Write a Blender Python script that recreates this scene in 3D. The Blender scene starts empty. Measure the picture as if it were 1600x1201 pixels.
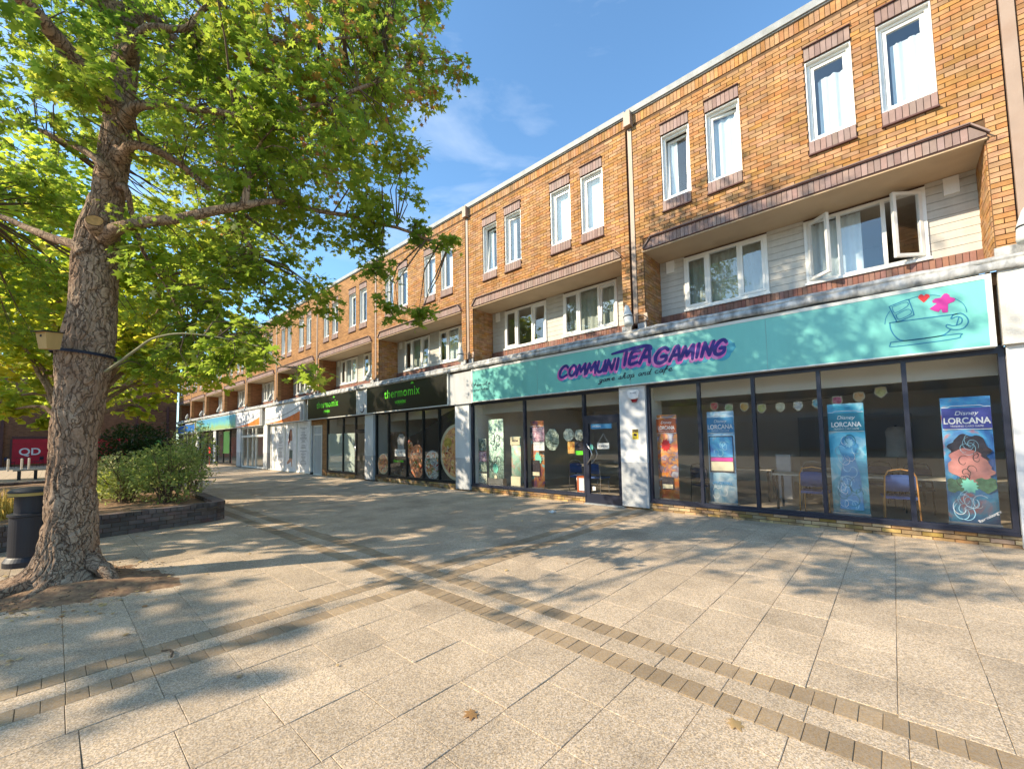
import bpy, math, random
import numpy as np
from mathutils import Vector, Matrix, noise
R = math.radians
random.seed(7); rng = np.random.default_rng(7)
S = bpy.context.scene
COL = S.collection

# ------------------------------------------------------------------ camera
F, CX, CY = 652.48, 800.0, 646.32
yaw, pit, rol = R(42.297), R(3.4172), R(-1.0599)
fwd = Vector((-math.sin(yaw)*math.cos(pit), math.cos(yaw)*math.cos(pit), math.sin(pit)))
rgt = Vector((math.cos(yaw), math.sin(yaw), 0)); upv = rgt.cross(fwd)
cr = rgt*math.cos(rol)+upv*math.sin(rol); cu = -rgt*math.sin(rol)+upv*math.cos(rol)
cam = bpy.data.cameras.new('camera'); co = bpy.data.objects.new('camera', cam); COL.objects.link(co)
m = Matrix((cr, cu, -fwd)).transposed().to_4x4(); m.translation = Vector((0, 0, 1.6)); co.matrix_world = m
cam.sensor_width = 36; cam.lens = F/1600*36; cam.shift_y = (CY-600.5)/1600
cam.clip_start = 0.05; cam.clip_end = 3000
S.camera = co
EYE = Vector((0, 0, 1.6))
def px(p):                                   # where a world point falls in the frame (only used to count what is in view)
    d = Vector(p)-EYE; z = d.dot(fwd)
    if z < .1: return (-9999, -9999, z)
    return (CX+F*d.dot(cr)/z, CY-F*d.dot(cu)/z, z)

# ------------------------------------------------------------------ light
AZ = math.atan2(-.532, -.847); EL = R(32)
w = bpy.data.worlds.new('World'); S.world = w; w.use_nodes = True
nt = w.node_tree; nd = nt.nodes; lk = nt.links
bg = nd['Background']; bg.inputs[1].default_value = 0.115
sky = nd.new('ShaderNodeTexSky'); sky.sky_type = 'NISHITA'; sky.sun_disc = False
sky.sun_elevation = EL; sky.sun_rotation = AZ; sky.air_density = 1.0; sky.dust_density = 0.7; sky.ozone_density = 1.6; sky.altitude = 50
tc = nd.new('ShaderNodeTexCoord'); mp = nd.new('ShaderNodeMapping'); mp.inputs['Scale'].default_value = (1.2, 1.2, 4.5)
nz = nd.new('ShaderNodeTexNoise'); nz.inputs['Scale'].default_value = 2.1; nz.inputs['Detail'].default_value = 7; nz.inputs['Roughness'].default_value = .55; nz.inputs['Distortion'].default_value = .4
rp = nd.new('ShaderNodeValToRGB'); rp.color_ramp.elements[0].position = .5; rp.color_ramp.elements[1].position = .85
rp.color_ramp.elements[1].color = (.5, .5, .5, 1)
mx = nd.new('ShaderNodeMixRGB'); mx.inputs[2].default_value = (6.2, 6.7, 7.4, 1)
lk.new(tc.outputs['Generated'], mp.inputs[0]); lk.new(mp.outputs[0], nz.inputs[0]); lk.new(nz.outputs[0], rp.inputs[0])
tn = nd.new('ShaderNodeMixRGB'); tn.blend_type = 'MULTIPLY'; tn.inputs[0].default_value = 1; tn.inputs[2].default_value = (1.12, 1.50, 1.64, 1); lk.new(sky.outputs[0], tn.inputs[1])
lk.new(rp.outputs[0], mx.inputs[0]); lk.new(tn.outputs[0], mx.inputs[1]); lk.new(mx.outputs[0], bg.inputs[0])
sl = bpy.data.lights.new('sun', 'SUN'); sl.energy = 4.7; sl.angle = R(.53); sl.color = (1, .84, .62)
so = bpy.data.objects.new('sun', sl); COL.objects.link(so)
sd = Vector((.532*math.cos(EL), .847*math.cos(EL), -math.sin(EL)))
so.rotation_euler = sd.to_track_quat('-Z', 'Y').to_euler(); so.location = (-20, -30, 30)
S.view_settings.view_transform = 'Standard'; S.view_settings.look = 'None'
S.view_settings.exposure = 0.85; S.view_settings.gamma = 1
S.cycles.max_bounces = 7; S.cycles.diffuse_bounces = 5; S.cycles.glossy_bounces = 3; S.cycles.transparent_max_bounces = 16; S.cycles.transmission_bounces = 4
S.cycles.use_denoising = True; S.cycles.caustics_reflective = False; S.cycles.caustics_refractive = False
S.cycles.sample_clamp_indirect = 6

# ------------------------------------------------------------------ materials
def newmat(name):
    m = bpy.data.materials.new(name); m.use_nodes = True
    return m, m.node_tree.nodes, m.node_tree.links, m.node_tree.nodes['Principled BSDF']
def rgb(c): return (c[0], c[1], c[2], 1)
def MAT(name, col, rough=.8, var=.12, vs=4.0, bump=0., bs=60, met=0., spec=.4, rnd=None, amt=.2, stretch=(1, 1, 1), col2=None, c2lo=.5, c2hi=.7, c2s=2.0, coat=0., emit=None, streak=0.):
    """base colour with soft large scale variation, optional second colour in patches, optional per piece variation"""
    m, n, l, b = newmat(name)
    geo = n.new('ShaderNodeNewGeometry'); mp = n.new('ShaderNodeMapping'); mp.inputs['Scale'].default_value = stretch
    l.new(geo.outputs['Position'], mp.inputs[0])
    nz = n.new('ShaderNodeTexNoise'); nz.inputs['Scale'].default_value = vs; nz.inputs['Detail'].default_value = 5
    l.new(mp.outputs[0], nz.inputs[0])
    hsv = n.new('ShaderNodeHueSaturation'); hsv.inputs['Color'].default_value = rgb(col)
    mr = n.new('ShaderNodeMapRange'); mr.inputs[1].default_value = .3; mr.inputs[2].default_value = .7; mr.inputs[3].default_value = 1-var; mr.inputs[4].default_value = 1+var
    l.new(nz.outputs[0], mr.inputs[0]); l.new(mr.outputs[0], hsv.inputs['Value'])
    out = hsv.outputs[0]
    if streak:
        ms = n.new('ShaderNodeMapping'); ms.inputs['Scale'].default_value = (1.7, 1.7, .28); l.new(geo.outputs['Position'], ms.inputs[0])
        ns = n.new('ShaderNodeTexNoise'); ns.inputs['Scale'].default_value = 1.6; ns.inputs['Detail'].default_value = 7; ns.inputs['Roughness'].default_value = .65; l.new(ms.outputs[0], ns.inputs[0])
        rs = n.new('ShaderNodeMapRange'); rs.inputs[1].default_value = .38; rs.inputs[2].default_value = .66; rs.inputs[3].default_value = 1+streak*.35; rs.inputs[4].default_value = 1-streak; l.new(ns.outputs[0], rs.inputs[0])
        hh = n.new('ShaderNodeHueSaturation'); l.new(rs.outputs[0], hh.inputs['Value']); l.new(out, hh.inputs['Color']); out = hh.outputs[0]
    if col2 is not None:
        n2 = n.new('ShaderNodeTexNoise'); n2.inputs['Scale'].default_value = c2s; n2.inputs['Detail'].default_value = 6; l.new(mp.outputs[0], n2.inputs[0])
        m2 = n.new('ShaderNodeMapRange'); m2.inputs[1].default_value = c2lo; m2.inputs[2].default_value = c2hi; l.new(n2.outputs[0], m2.inputs[0])
        mixc = n.new('ShaderNodeMixRGB'); mixc.inputs[2].default_value = rgb(col2); l.new(m2.outputs[0], mixc.inputs[0]); l.new(out, mixc.inputs[1]); out = mixc.outputs[0]
    if rnd:
        if rnd == 'obj': ri = n.new('ShaderNodeObjectInfo').outputs['Random']
        else: ri = geo.outputs['Random Per Island']
        wn = n.new('ShaderNodeTexWhiteNoise'); wn.noise_dimensions = '1D'; l.new(ri, wn.inputs['W'])
        sp = n.new('ShaderNodeSeparateColor'); l.new(wn.outputs['Color'], sp.inputs[0])
        h2 = n.new('ShaderNodeHueSaturation')
        for i, (lo, hi, sock) in enumerate(((.5-.02*amt*3, .5+.022*amt*3, 'Hue'), (1-amt*1.1, 1+amt*.5, 'Saturation'), (1-amt*1.3, 1+amt, 'Value'))):
            q = n.new('ShaderNodeMapRange'); q.inputs[3].default_value = lo; q.inputs[4].default_value = hi
            l.new(sp.outputs[i], q.inputs[0]); l.new(q.outputs[0], h2.inputs[sock])
        l.new(out, h2.inputs['Color']); out = h2.outputs[0]
    l.new(out, b.inputs['Base Color'])
    b.inputs['Roughness'].default_value = rough; b.inputs['Metallic'].default_value = met; b.inputs['Specular IOR Level'].default_value = spec
    if coat: b.inputs['Coat Weight'].default_value = coat
    if emit: b.inputs['Emission Color'].default_value = rgb(col); b.inputs['Emission Strength'].default_value = emit
    if bump:
        nb = n.new('ShaderNodeTexNoise'); nb.inputs['Scale'].default_value = bs; nb.inputs['Detail'].default_value = 4; l.new(mp.outputs[0], nb.inputs[0])
        bp = n.new('ShaderNodeBump'); bp.inputs['Strength'].default_value = bump; bp.inputs['Distance'].default_value = .01
        l.new(nb.outputs[0], bp.inputs['Height']); l.new(bp.outputs[0], b.inputs['Normal'])
    return m
BRK = (.41, .216, .09)
def brickmat(name, rnd, col=BRK, dark=(.25, .13, .08)):
    m = MAT(name, col, .85, .16, 9, .5, 90, rnd=rnd, amt=.15, col2=dark, c2lo=.60, c2hi=.86, c2s=4.0, stretch=(.7, .7, 1.5), spec=.2, streak=.26)
    return m
M = {}
M['brick_o'] = brickmat('orange brick', 'obj'); M['brick_i'] = brickmat('orange brick joined', 'isl')
M['mortar'] = MAT('mortar', (.13, .075, .04), .95, .2, 12, .6, 120)
M['plinth_brick'] = MAT('buff plinth brick', (.42, .27, .12), .9, .2, 8, .6, 90, rnd='obj', amt=.3, col2=(.12, .08, .05), c2lo=.5, c2hi=.7, c2s=4)
M['plinth_brick_i'] = MAT('buff plinth brick joined', (.42, .27, .12), .9, .2, 8, .6, 90, rnd='isl', amt=.3, col2=(.12, .08, .05), c2lo=.5, c2hi=.7, c2s=4)
M['purple'] = MAT('purple brown tile', (.27, .18, .155), .7, .12, 8, .3, 80, rnd='isl', amt=.16)
M['tile_o'] = MAT('purple brown tile single', (.27, .18, .155), .7, .12, 8, .3, 80, rnd='obj', amt=.16)
M['purple_dark'] = MAT('dark tile edge', (.10, .045, .04), .7, .15, 8, .3, 80)
M['purple_joint'] = MAT('tile joint', (.09, .05, .045), .9)
M['band'] = MAT('brown sill brick', (.24, .115, .085), .8, .15, 8, .4, 80, rnd='isl', amt=.18)
M['coping'] = MAT('weathered metal coping', (.30, .315, .32), .6, .15, 6, .2, 40, streak=.16, col2=(.25, .27, .25), c2lo=.5, c2hi=.75, c2s=8)
M['lead'] = MAT('lead flashing', (.42, .43, .43), .6, .35, 5, .9, 14, streak=.16, col2=(.15, .16, .17), c2lo=.48, c2hi=.7, c2s=4.5, stretch=(1.6, 1, .8))
M['pipe'] = MAT('tan painted downpipe', (.32, .235, .18), .5, .08, 3, .1, 30, col2=(.30, .2, .14), c2lo=.55, c2hi=.8)
M['upvc'] = MAT('white plastic frame', (.78, .78, .75), .35, .04, 3, 0, spec=.5, col2=(.6, .6, .55), c2lo=.6, c2hi=.9, c2s=6)
M['soffit'] = MAT('painted soffit', (.46, .345, .22), .8, .06, 2, .1, 30, col2=(.34, .25, .16), c2lo=.55, c2hi=.85, c2s=1.2)
M['board'] = MAT('pale grey weatherboard', (.55, .53, .48), .6, .05, 3, .1, 40, streak=.16, stretch=(1, 1, 6), rnd='isl', amt=.04, col2=(.43, .42, .38), c2lo=.55, c2hi=.85, c2s=5)
M['curtain'] = MAT('pale blue curtain', (.62, .72, .76), .9, .05, 6)
M['curtain_g'] = MAT('grey green curtain', (.36, .40, .36), .9, .05, 6)
M['room'] = MAT('dim room paint', (.42, .40, .36), .9, .05, 1)
M['navy'] = MAT('dark navy frame', (.018, .022, .040), .35, .1, 3, spec=.5)
M['black'] = MAT('black frame', (.012, .013, .014), .35, .1, 3, spec=.5)
M['white_frame'] = MAT('off white frame', (.68, .68, .64), .45, .06, 3)
M['render'] = MAT('light grey cladding', (.62, .64, .66), .6, .06, 1.5, .1, 60, streak=.08, col2=(.45, .46, .45), c2lo=.6, c2hi=.9, c2s=3)
M['render_low'] = MAT('grey cladding lower', (.44, .46, .48), .6, .06, 1.5, .1, 60, streak=.16, col2=(.33, .34, .33), c2lo=.6, c2hi=.9, c2s=3)
M['render_tex'] = MAT('textured white panel', (.62, .61, .57), .85, .06, 2, .8, 180, streak=.12)
M['teal'] = MAT('teal sign face', (.17, .53, .48), .35, .03, 1, spec=.5, streak=.07)
M['signframe'] = MAT('sign trim', (.66, .68, .66), .4, .05, 2)
M['ink_navy'] = MAT('navy sign print', (.03, .02, .20), .4, .25, 7)
M['ink_pink'] = MAT('pink sign print', (.62, .12, .42), .4, .2, 7, col2=(.72, .35, .62), c2lo=.5, c2hi=.7, c2s=6)
M['ink_blue'] = MAT('light blue sign print', (.05, .32, .44), .4, .2, 5)
M['ink_cup'] = MAT('blue line print', (.02, .20, .36), .4)
M['ink_dark'] = MAT('dark sign print', (.02, .015, .05), .4)
M['ink_red'] = MAT('red print', (.70, .04, .04), .4); M['ink_magenta'] = MAT('magenta print', (.55, .04, .30), .4)
M['ink_white'] = MAT('white print', (.75, .76, .78), .5); M['ink_grey'] = MAT('grey print', (.30, .31, .33), .5)
M['ink_green'] = MAT('green print', (.12, .65, .03), .4)
M['signblack'] = MAT('black sign face', (.012, .011, .008), .3, .1, 1, spec=.5)
M['dark_green_ink'] = MAT('green print dim', (.06, .30, .05), .4)
M['green_dk'] = MAT('dark green film', (.03, .12, .03), .5)
M['metal'] = MAT('brushed metal', (.6, .6, .6), .3, .05, 5, met=1.)
M['rubber'] = MAT('black rubber', (.02, .02, .02), .8)
M['lampgrey'] = MAT('grey lamp housing', (.52, .56, .56), .45, .06, 4, met=.0, col2=(.36, .38, .37), c2lo=.55, c2hi=.8, c2s=8)
M['floor_shop'] = MAT('vinyl shop floor', (.48, .40, .31), .35, .1, 2, rnd='isl', amt=.1, spec=.5)
M['wall_shop'] = MAT('shop wall paint', (.84, .83, .78), .8, .04, 1)
M['ceil_shop'] = MAT('shop ceiling', (.62, .61, .55), .9, .03, 1)
M['table'] = MAT('pale table top', (.62, .56, .46), .4, .06, 6)
M['chair_blue'] = MAT('blue chair fabric', (.03, .08, .26), .8, .1, 10); M['chair_dark'] = MAT('dark navy chair fabric', (.02, .025, .06), .8, .1, 10)
M['chair_or'] = MAT('orange chair frame', (.55, .26, .07), .4); M['chair_met'] = MAT('grey chair frame', (.4, .4, .4), .35, met=.8)
M['soil'] = MAT('dry soil', (.22, .13, .075), .95, .35, 9, 1., 60, col2=(.34, .22, .12), c2lo=.45, c2hi=.7, c2s=14)
M['dk_brick'] = MAT('blue black brick', (.12, .09, .08), .65, .25, 6, .5, 90, rnd='obj', amt=.3, col2=(.15, .08, .06), c2lo=.55, c2hi=.75, c2s=3)
M['dk_brick_i'] = MAT('blue black brick joined', (.12, .09, .08), .65, .25, 6, .5, 90, rnd='isl', amt=.3, col2=(.15, .08, .06), c2lo=.55, c2hi=.75, c2s=3)
M['bin'] = MAT('black bin', (.010, .012, .020), .5, .1, 4, .05, 40, spec=.5)
M['bingold'] = MAT('gold bin band', (.38, .28, .08), .5, .1, 4)
M['birdbox'] = MAT('bird box timber', (.42, .27, .10), .75, .1, 6, .3, 60, stretch=(1, 1, .2))
M['strap'] = MAT('navy strap', (.012, .014, .028), .7)
M['cut'] = MAT('cut wood', (.50, .27, .09), .8, .25, 25, .4, 60)
M['wood'] = MAT('grey bench timber', (.30, .27, .22), .8, .15, 5, .3, 40)
M['red'] = MAT('red shutter', (.42, .008, .03), .5, .08, 2)
M['green_panel'] = MAT('bright green panel', (.14, .50, .10), .5)
M['paper'] = MAT('white paper', (.75, .76, .76), .8)
M['post'] = MAT('pale post', (.6, .56, .48), .6)
M['alarm'] = MAT('alarm casing', (.75, .75, .76), .4); M['alarm_red'] = MAT('red lens', (.25, .01, .02), .3)
M['lemon'] = MAT('lemon print', (.5, .36, .07), .5, .3, 9)
M['yellow'] = MAT('yellow sticker', (.72, .55, .03), .5)
M['asphalt'] = MAT('far paving', (.40, .345, .26), .9, .1, 3, .3, 60)
M['opp'] = MAT('opposite brick', (.46, .28, .18), .9, .15, 4, .2, 30)
def glassmat(name, tint=(.93, .96, .95), refl=1.25, rough=0.0):
    m = bpy.data.materials.new(name); m.use_nodes = True; n = m.node_tree.nodes; l = m.node_tree.links; n.clear()
    o = n.new('ShaderNodeOutputMaterial'); t = n.new('ShaderNodeBsdfTransparent'); t.inputs[0].default_value = rgb(tint)
    g = n.new('ShaderNodeBsdfGlossy'); g.inputs['Roughness'].default_value = rough; g.inputs[0].default_value = (.95, .97, 1, 1)
    f = n.new('ShaderNodeLayerWeight'); f.inputs[0].default_value = .5
    pw_ = n.new('ShaderNodeMath'); pw_.operation = 'POWER'; pw_.inputs[1].default_value = 5; l.new(f.outputs['Facing'], pw_.inputs[0])
    mu = n.new('ShaderNodeMath'); mu.operation = 'MULTIPLY_ADD'; mu.inputs[1].default_value = .95*min(refl, 1); mu.inputs[2].default_value = .045*refl; mu.use_clamp = True; l.new(pw_.outputs[0], mu.inputs[0])
    x = n.new('ShaderNodeMixShader'); l.new(mu.outputs[0], x.inputs[0]); l.new(t.outputs[0], x.inputs[1]); l.new(g.outputs[0], x.inputs[2]); l.new(x.outputs[0], o.inputs[0])
    return m
M['glass'] = glassmat('window glass', (.97, .98, .98), refl=1.5); M['shopglass'] = glassmat('shop glass', (.99, .995, .99), .9)
M['frost'] = MAT('frosted film', (.42, .50, .46), .5, .05, 1)
def slabmat(name, rnd, col, amt, sp=.30):
    m, n, l, b = newmat(name)
    geo = n.new('ShaderNodeNewGeometry')
    v = n.new('ShaderNodeTexVoronoi'); v.inputs['Scale'].default_value = 150; l.new(geo.outputs['Position'], v.inputs[0])
    se = n.new('ShaderNodeSeparateColor'); l.new(v.outputs['Color'], se.inputs[0])
    ri = n.new('ShaderNodeObjectInfo').outputs['Random'] if rnd == 'obj' else geo.outputs['Random Per Island']
    mr = n.new('ShaderNodeMapRange'); mr.inputs[3].default_value = 1-amt; mr.inputs[4].default_value = 1+amt; l.new(ri, mr.inputs[0])
    st = n.new('ShaderNodeTexNoise'); st.inputs['Scale'].default_value = 1.3; st.inputs['Detail'].default_value = 6; l.new(geo.outputs['Position'], st.inputs[0])
    m3 = n.new('ShaderNodeMapRange'); m3.inputs[1].default_value = .35; m3.inputs[2].default_value = .7; m3.inputs[3].default_value = 1.12; m3.inputs[4].default_value = .76; l.new(st.outputs[0], m3.inputs[0])
    m4 = n.new('ShaderNodeMapRange'); m4.inputs[3].default_value = 1-sp*1.5; m4.inputs[4].default_value = 1+sp*1.2; l.new(se.outputs[0], m4.inputs[0])
    a = n.new('ShaderNodeMath'); a.operation = 'MULTIPLY'; l.new(mr.outputs[0], a.inputs[0]); l.new(m3.outputs[0], a.inputs[1])
    a2 = n.new('ShaderNodeMath'); a2.operation = 'MULTIPLY'; l.new(a.outputs[0], a2.inputs[0]); l.new(m4.outputs[0], a2.inputs[1])
    gv = n.new('ShaderNodeTexVoronoi'); gv.inputs['Scale'].default_value = 1.5; l.new(geo.outputs['Position'], gv.inputs[0])
    gr = n.new('ShaderNodeMapRange'); gr.inputs[1].default_value = .018; gr.inputs[2].default_value = .030; gr.inputs[3].default_value = .62; gr.inputs[4].default_value = 1; l.new(gv.outputs['Distance'], gr.inputs[0])
    s2 = n.new('ShaderNodeTexNoise'); s2.inputs['Scale'].default_value = 4.2; s2.inputs['Detail'].default_value = 8; s2.inputs['Roughness'].default_value = .7; l.new(geo.outputs['Position'], s2.inputs[0])
    sr = n.new('ShaderNodeMapRange'); sr.inputs[1].default_value = .55; sr.inputs[2].default_value = .78; sr.inputs[3].default_value = 1; sr.inputs[4].default_value = .74; l.new(s2.outputs[0], sr.inputs[0])
    g1 = n.new('ShaderNodeMath'); g1.operation = 'MULTIPLY'; l.new(gr.outputs[0], g1.inputs[0]); l.new(sr.outputs[0], g1.inputs[1])
    g2 = n.new('ShaderNodeMath'); g2.operation = 'MULTIPLY'; l.new(g1.outputs[0], g2.inputs[0]); l.new(a2.outputs[0], g2.inputs[1]); a2 = g2
    h = n.new('ShaderNodeHueSaturation'); h.inputs['Color'].default_value = rgb(col); l.new(a2.outputs[0], h.inputs['Value'])
    q = n.new('ShaderNodeMapRange'); q.inputs[3].default_value = .7; q.inputs[4].default_value = 1.15; l.new(se.outputs[1], q.inputs[0]); l.new(q.outputs[0], h.inputs['Saturation'])
    l.new(h.outputs[0], b.inputs['Base Color']); b.inputs['Roughness'].default_value = .85; b.inputs['Specular IOR Level'].default_value = .25
    bp = n.new('ShaderNodeBump'); bp.inputs['Strength'].default_value = .35; bp.inputs['Distance'].default_value = .004; l.new(se.outputs[2], bp.inputs['Height']); l.new(bp.outputs[0], b.inputs['Normal'])
    return m
SLAB = (.47, .365, .25)
M['slab_o'] = slabmat('paving slab', 'obj', SLAB, .085); M['slab_i'] = slabmat('paving slab joined', 'isl', SLAB, .085)
M['block_o'] = slabmat('brown block paver', 'obj', (.325, .235, .14), .14, .12); M['block_i'] = slabmat('brown block paver joined', 'isl', (.325, .235, .14), .14, .12)
M['bed'] = MAT('joint sand', (.27, .21, .135), .95, .2, 20, .4, 90)
def leafmat(name, cols, tr=.45, rough=.55):
    m = bpy.data.materials.new(name); m.use_nodes = True; n = m.node_tree.nodes; l = m.node_tree.links; n.clear()
    o = n.new('ShaderNodeOutputMaterial'); geo = n.new('ShaderNodeNewGeometry')
    cr_ = n.new('ShaderNodeValToRGB'); e = cr_.color_ramp.elements
    e[0].color = rgb(cols[0]); e[0].position = 0; e[1].color = rgb(cols[-1]); e[1].position = 1
    for i, c in enumerate(cols[1:-1]):
        q = e.new((i+1)/(len(cols)-1)); q.color = rgb(c)
    big = n.new('ShaderNodeTexNoise'); big.inputs['Scale'].default_value = .55; l.new(geo.outputs['Position'], big.inputs[0])
    ad = n.new('ShaderNodeMath'); ad.operation = 'MULTIPLY_ADD'; ad.inputs[1].default_value = .55; l.new(geo.outputs['Random Per Island'], ad.inputs[0])
    mr = n.new('ShaderNodeMapRange'); mr.inputs[1].default_value = .35; mr.inputs[2].default_value = .7; mr.inputs[4].default_value = .5; l.new(big.outputs[0], mr.inputs[0]); l.new(mr.outputs[0], ad.inputs[2])
    l.new(ad.outputs[0], cr_.inputs[0])
    p = n.new('ShaderNodeBsdfPrincipled'); p.inputs['Roughness'].default_value = rough; p.inputs['Specular IOR Level'].default_value = .18; l.new(cr_.outputs[0], p.inputs['Base Color'])
    t = n.new('ShaderNodeBsdfTranslucent'); h = n.new('ShaderNodeHueSaturation'); h.inputs['Value'].default_value = 3.0; h.inputs['Saturation'].default_value = 1.0; h.inputs['Hue'].default_value = .485
    l.new(cr_.outputs[0], h.inputs['Color']); l.new(h.outputs[0], t.inputs[0])
    x = n.new('ShaderNodeMixShader'); x.inputs[0].default_value = tr; l.new(p.outputs[0], x.inputs[1]); l.new(t.outputs[0], x.inputs[2]); l.new(x.outputs[0], o.inputs[0])
    return m
M['leaf'] = leafmat('maple leaf', [(.06, .105, .015), (.105, .168, .019), (.165, .225, .027), (.26, .27, .038)], .56)
M['leaf2'] = leafmat('maple leaf pale', [(.10, .15, .014), (.17, .235, .02), (.27, .305, .03), (.40, .35, .04)], .55)
M['leaf_tinge'] = leafmat('bronzed maple leaf', [(.13, .12, .02), (.22, .16, .03), (.25, .14, .04), (.26, .12, .05)], .5)
M['leaf_dark'] = leafmat('evergreen leaf', [(.012, .03, .008), (.022, .05, .012), (.035, .07, .015)], .15, .35)
M['leaf_shrub'] = leafmat('shrub leaf', [(.08, .13, .03), (.14, .20, .05), (.23, .27, .09), (.42, .42, .25)], .35)
M['leaf_lime'] = leafmat('lime shrub leaf', [(.16, .22, .03), (.27, .33, .04), (.36, .40, .06)], .4)
M['leaf_gold'] = leafmat('gold grass blade', [(.3, .22, .05), (.42, .32, .08), (.35, .33, .08)], .3)
M['litter'] = leafmat('fallen leaf', [(.35, .25, .1), (.5, .4, .2), (.3, .17, .07), (.55, .5, .3)], .2)
def barkmat():
    m, n, l, b = newmat('bark'); geo = n.new('ShaderNodeNewGeometry')
    wob = n.new('ShaderNodeTexNoise'); wob.inputs['Scale'].default_value = 5; wob.inputs['Detail'].default_value = 4; l.new(geo.outputs['Position'], wob.inputs[0])
    sc = n.new('ShaderNodeVectorMath'); sc.operation = 'SCALE'; sc.inputs['Scale'].default_value = .3; l.new(wob.outputs['Color'], sc.inputs[0])
    ad = n.new('ShaderNodeVectorMath'); l.new(geo.outputs['Position'], ad.inputs[0]); l.new(sc.outputs[0], ad.inputs[1])
    mp = n.new('ShaderNodeMapping'); mp.inputs['Scale'].default_value = (1.15, 1.15, .13); l.new(ad.outputs[0], mp.inputs[0])
    vo = n.new('ShaderNodeTexVoronoi'); vo.feature = 'DISTANCE_TO_EDGE'; vo.inputs['Scale'].default_value = 15; l.new(mp.outputs[0], vo.inputs[0])
    vr = n.new('ShaderNodeMapRange'); vr.inputs[1].default_value = .0; vr.inputs[2].default_value = .07; l.new(vo.outputs[0], vr.inputs[0])
    nz = n.new('ShaderNodeTexNoise'); nz.inputs['Scale'].default_value = 38; nz.inputs['Detail'].default_value = 7; nz.inputs['Roughness'].default_value = .65; l.new(mp.outputs[0], nz.inputs[0])
    n2 = n.new('ShaderNodeTexNoise'); n2.inputs['Scale'].default_value = 2.4; n2.inputs['Detail'].default_value = 5; l.new(geo.outputs['Position'], n2.inputs[0])
    c1 = n.new('ShaderNodeValToRGB'); e = c1.color_ramp.elements; e[0].position = .33; e[0].color = (.175, .115, .075, 1); e[1].position = .62; e[1].color = (.46, .335, .235, 1); l.new(nz.outputs[0], c1.inputs[0])
    c2 = n.new('ShaderNodeMixRGB'); c2.inputs[2].default_value = (.25, .155, .10, 1); r2 = n.new('ShaderNodeMapRange'); r2.inputs[1].default_value = .42; r2.inputs[2].default_value = .66; r2.inputs[4].default_value = .7
    l.new(n2.outputs[0], r2.inputs[0]); l.new(r2.outputs[0], c2.inputs[0]); l.new(c1.outputs[0], c2.inputs[1])
    c3 = n.new('ShaderNodeMixRGB'); c3.inputs[1].default_value = (.13, .085, .06, 1); l.new(vr.outputs[0], c3.inputs[0]); l.new(c2.outputs[0], c3.inputs[2])
    l.new(c3.outputs[0], b.inputs['Base Color']); b.inputs['Roughness'].default_value = .92; b.inputs['Specular IOR Level'].default_value = .12
    hs = n.new('ShaderNodeMath'); hs.operation = 'MULTIPLY_ADD'; hs.inputs[1].default_value = 1.1; l.new(nz.outputs[0], hs.inputs[0]); l.new(vr.outputs[0], hs.inputs[2])
    bp = n.new('ShaderNodeBump'); bp.inputs['Strength'].default_value = 1; bp.inputs['Distance'].default_value = .013; l.new(hs.outputs[0], bp.inputs['Height']); l.new(bp.outputs[0], b.inputs['Normal'])
    return m
M['bark'] = barkmat(); M['twig'] = MAT('twig bark', (.12, .085, .055), .9, .2, 20, .5, 60)
M['young'] = MAT('young branch bark', (.22, .21, .12), .8, .15, 12, .3, 60)
def farbrick(name, col, mort, sx='X'):
    m, n, l, b = newmat(name); geo = n.new('ShaderNodeNewGeometry'); sp = n.new('ShaderNodeSeparateXYZ'); cb = n.new('ShaderNodeCombineXYZ')
    l.new(geo.outputs['Position'], sp.inputs[0]); l.new(sp.outputs[sx], cb.inputs['X']); l.new(sp.outputs['Z'], cb.inputs['Y'])
    t = n.new('ShaderNodeTexBrick'); t.inputs['Scale'].default_value = 1; t.inputs['Brick Width'].default_value = .225; t.inputs['Row Height'].default_value = .075; t.inputs['Mortar Size'].default_value = .006; t.offset = .5
    t.inputs['Color1'].default_value = rgb(col); t.inputs['Color2'].default_value = rgb([c*.62 for c in col]); t.inputs['Mortar'].default_value = rgb(mort); l.new(cb.outputs[0], t.inputs[0])
    nz = n.new('ShaderNodeTexNoise'); nz.inputs['Scale'].default_value = 1.2; nz.inputs['Detail'].default_value = 6; l.new(geo.outputs['Position'], nz.inputs[0])
    h = n.new('ShaderNodeHueSaturation'); mr = n.new('ShaderNodeMapRange'); mr.inputs[3].default_value = .75; mr.inputs[4].default_value = 1.25; l.new(nz.outputs[0], mr.inputs[0]); l.new(mr.outputs[0], h.inputs['Value'])
    l.new(t.outputs['Color'], h.inputs['Color']); l.new(h.outputs[0], b.inputs['Base Color']); b.inputs['Roughness'].default_value = .9; b.inputs['Specular IOR Level'].default_value = .2
    bp = n.new('ShaderNodeBump'); bp.invert = True; bp.inputs['Strength'].default_value = .5; bp.inputs['Distance'].default_value = .01; l.new(t.outputs['Fac'], bp.inputs['Height']); l.new(bp.outputs[0], b.inputs['Normal'])
    return m
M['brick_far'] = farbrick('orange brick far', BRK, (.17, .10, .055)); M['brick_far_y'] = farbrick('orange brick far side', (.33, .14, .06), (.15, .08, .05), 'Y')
M['brick_qd'] = farbrick('brown brick', (.24, .115, .06), (.2, .13, .09), 'Y')

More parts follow.
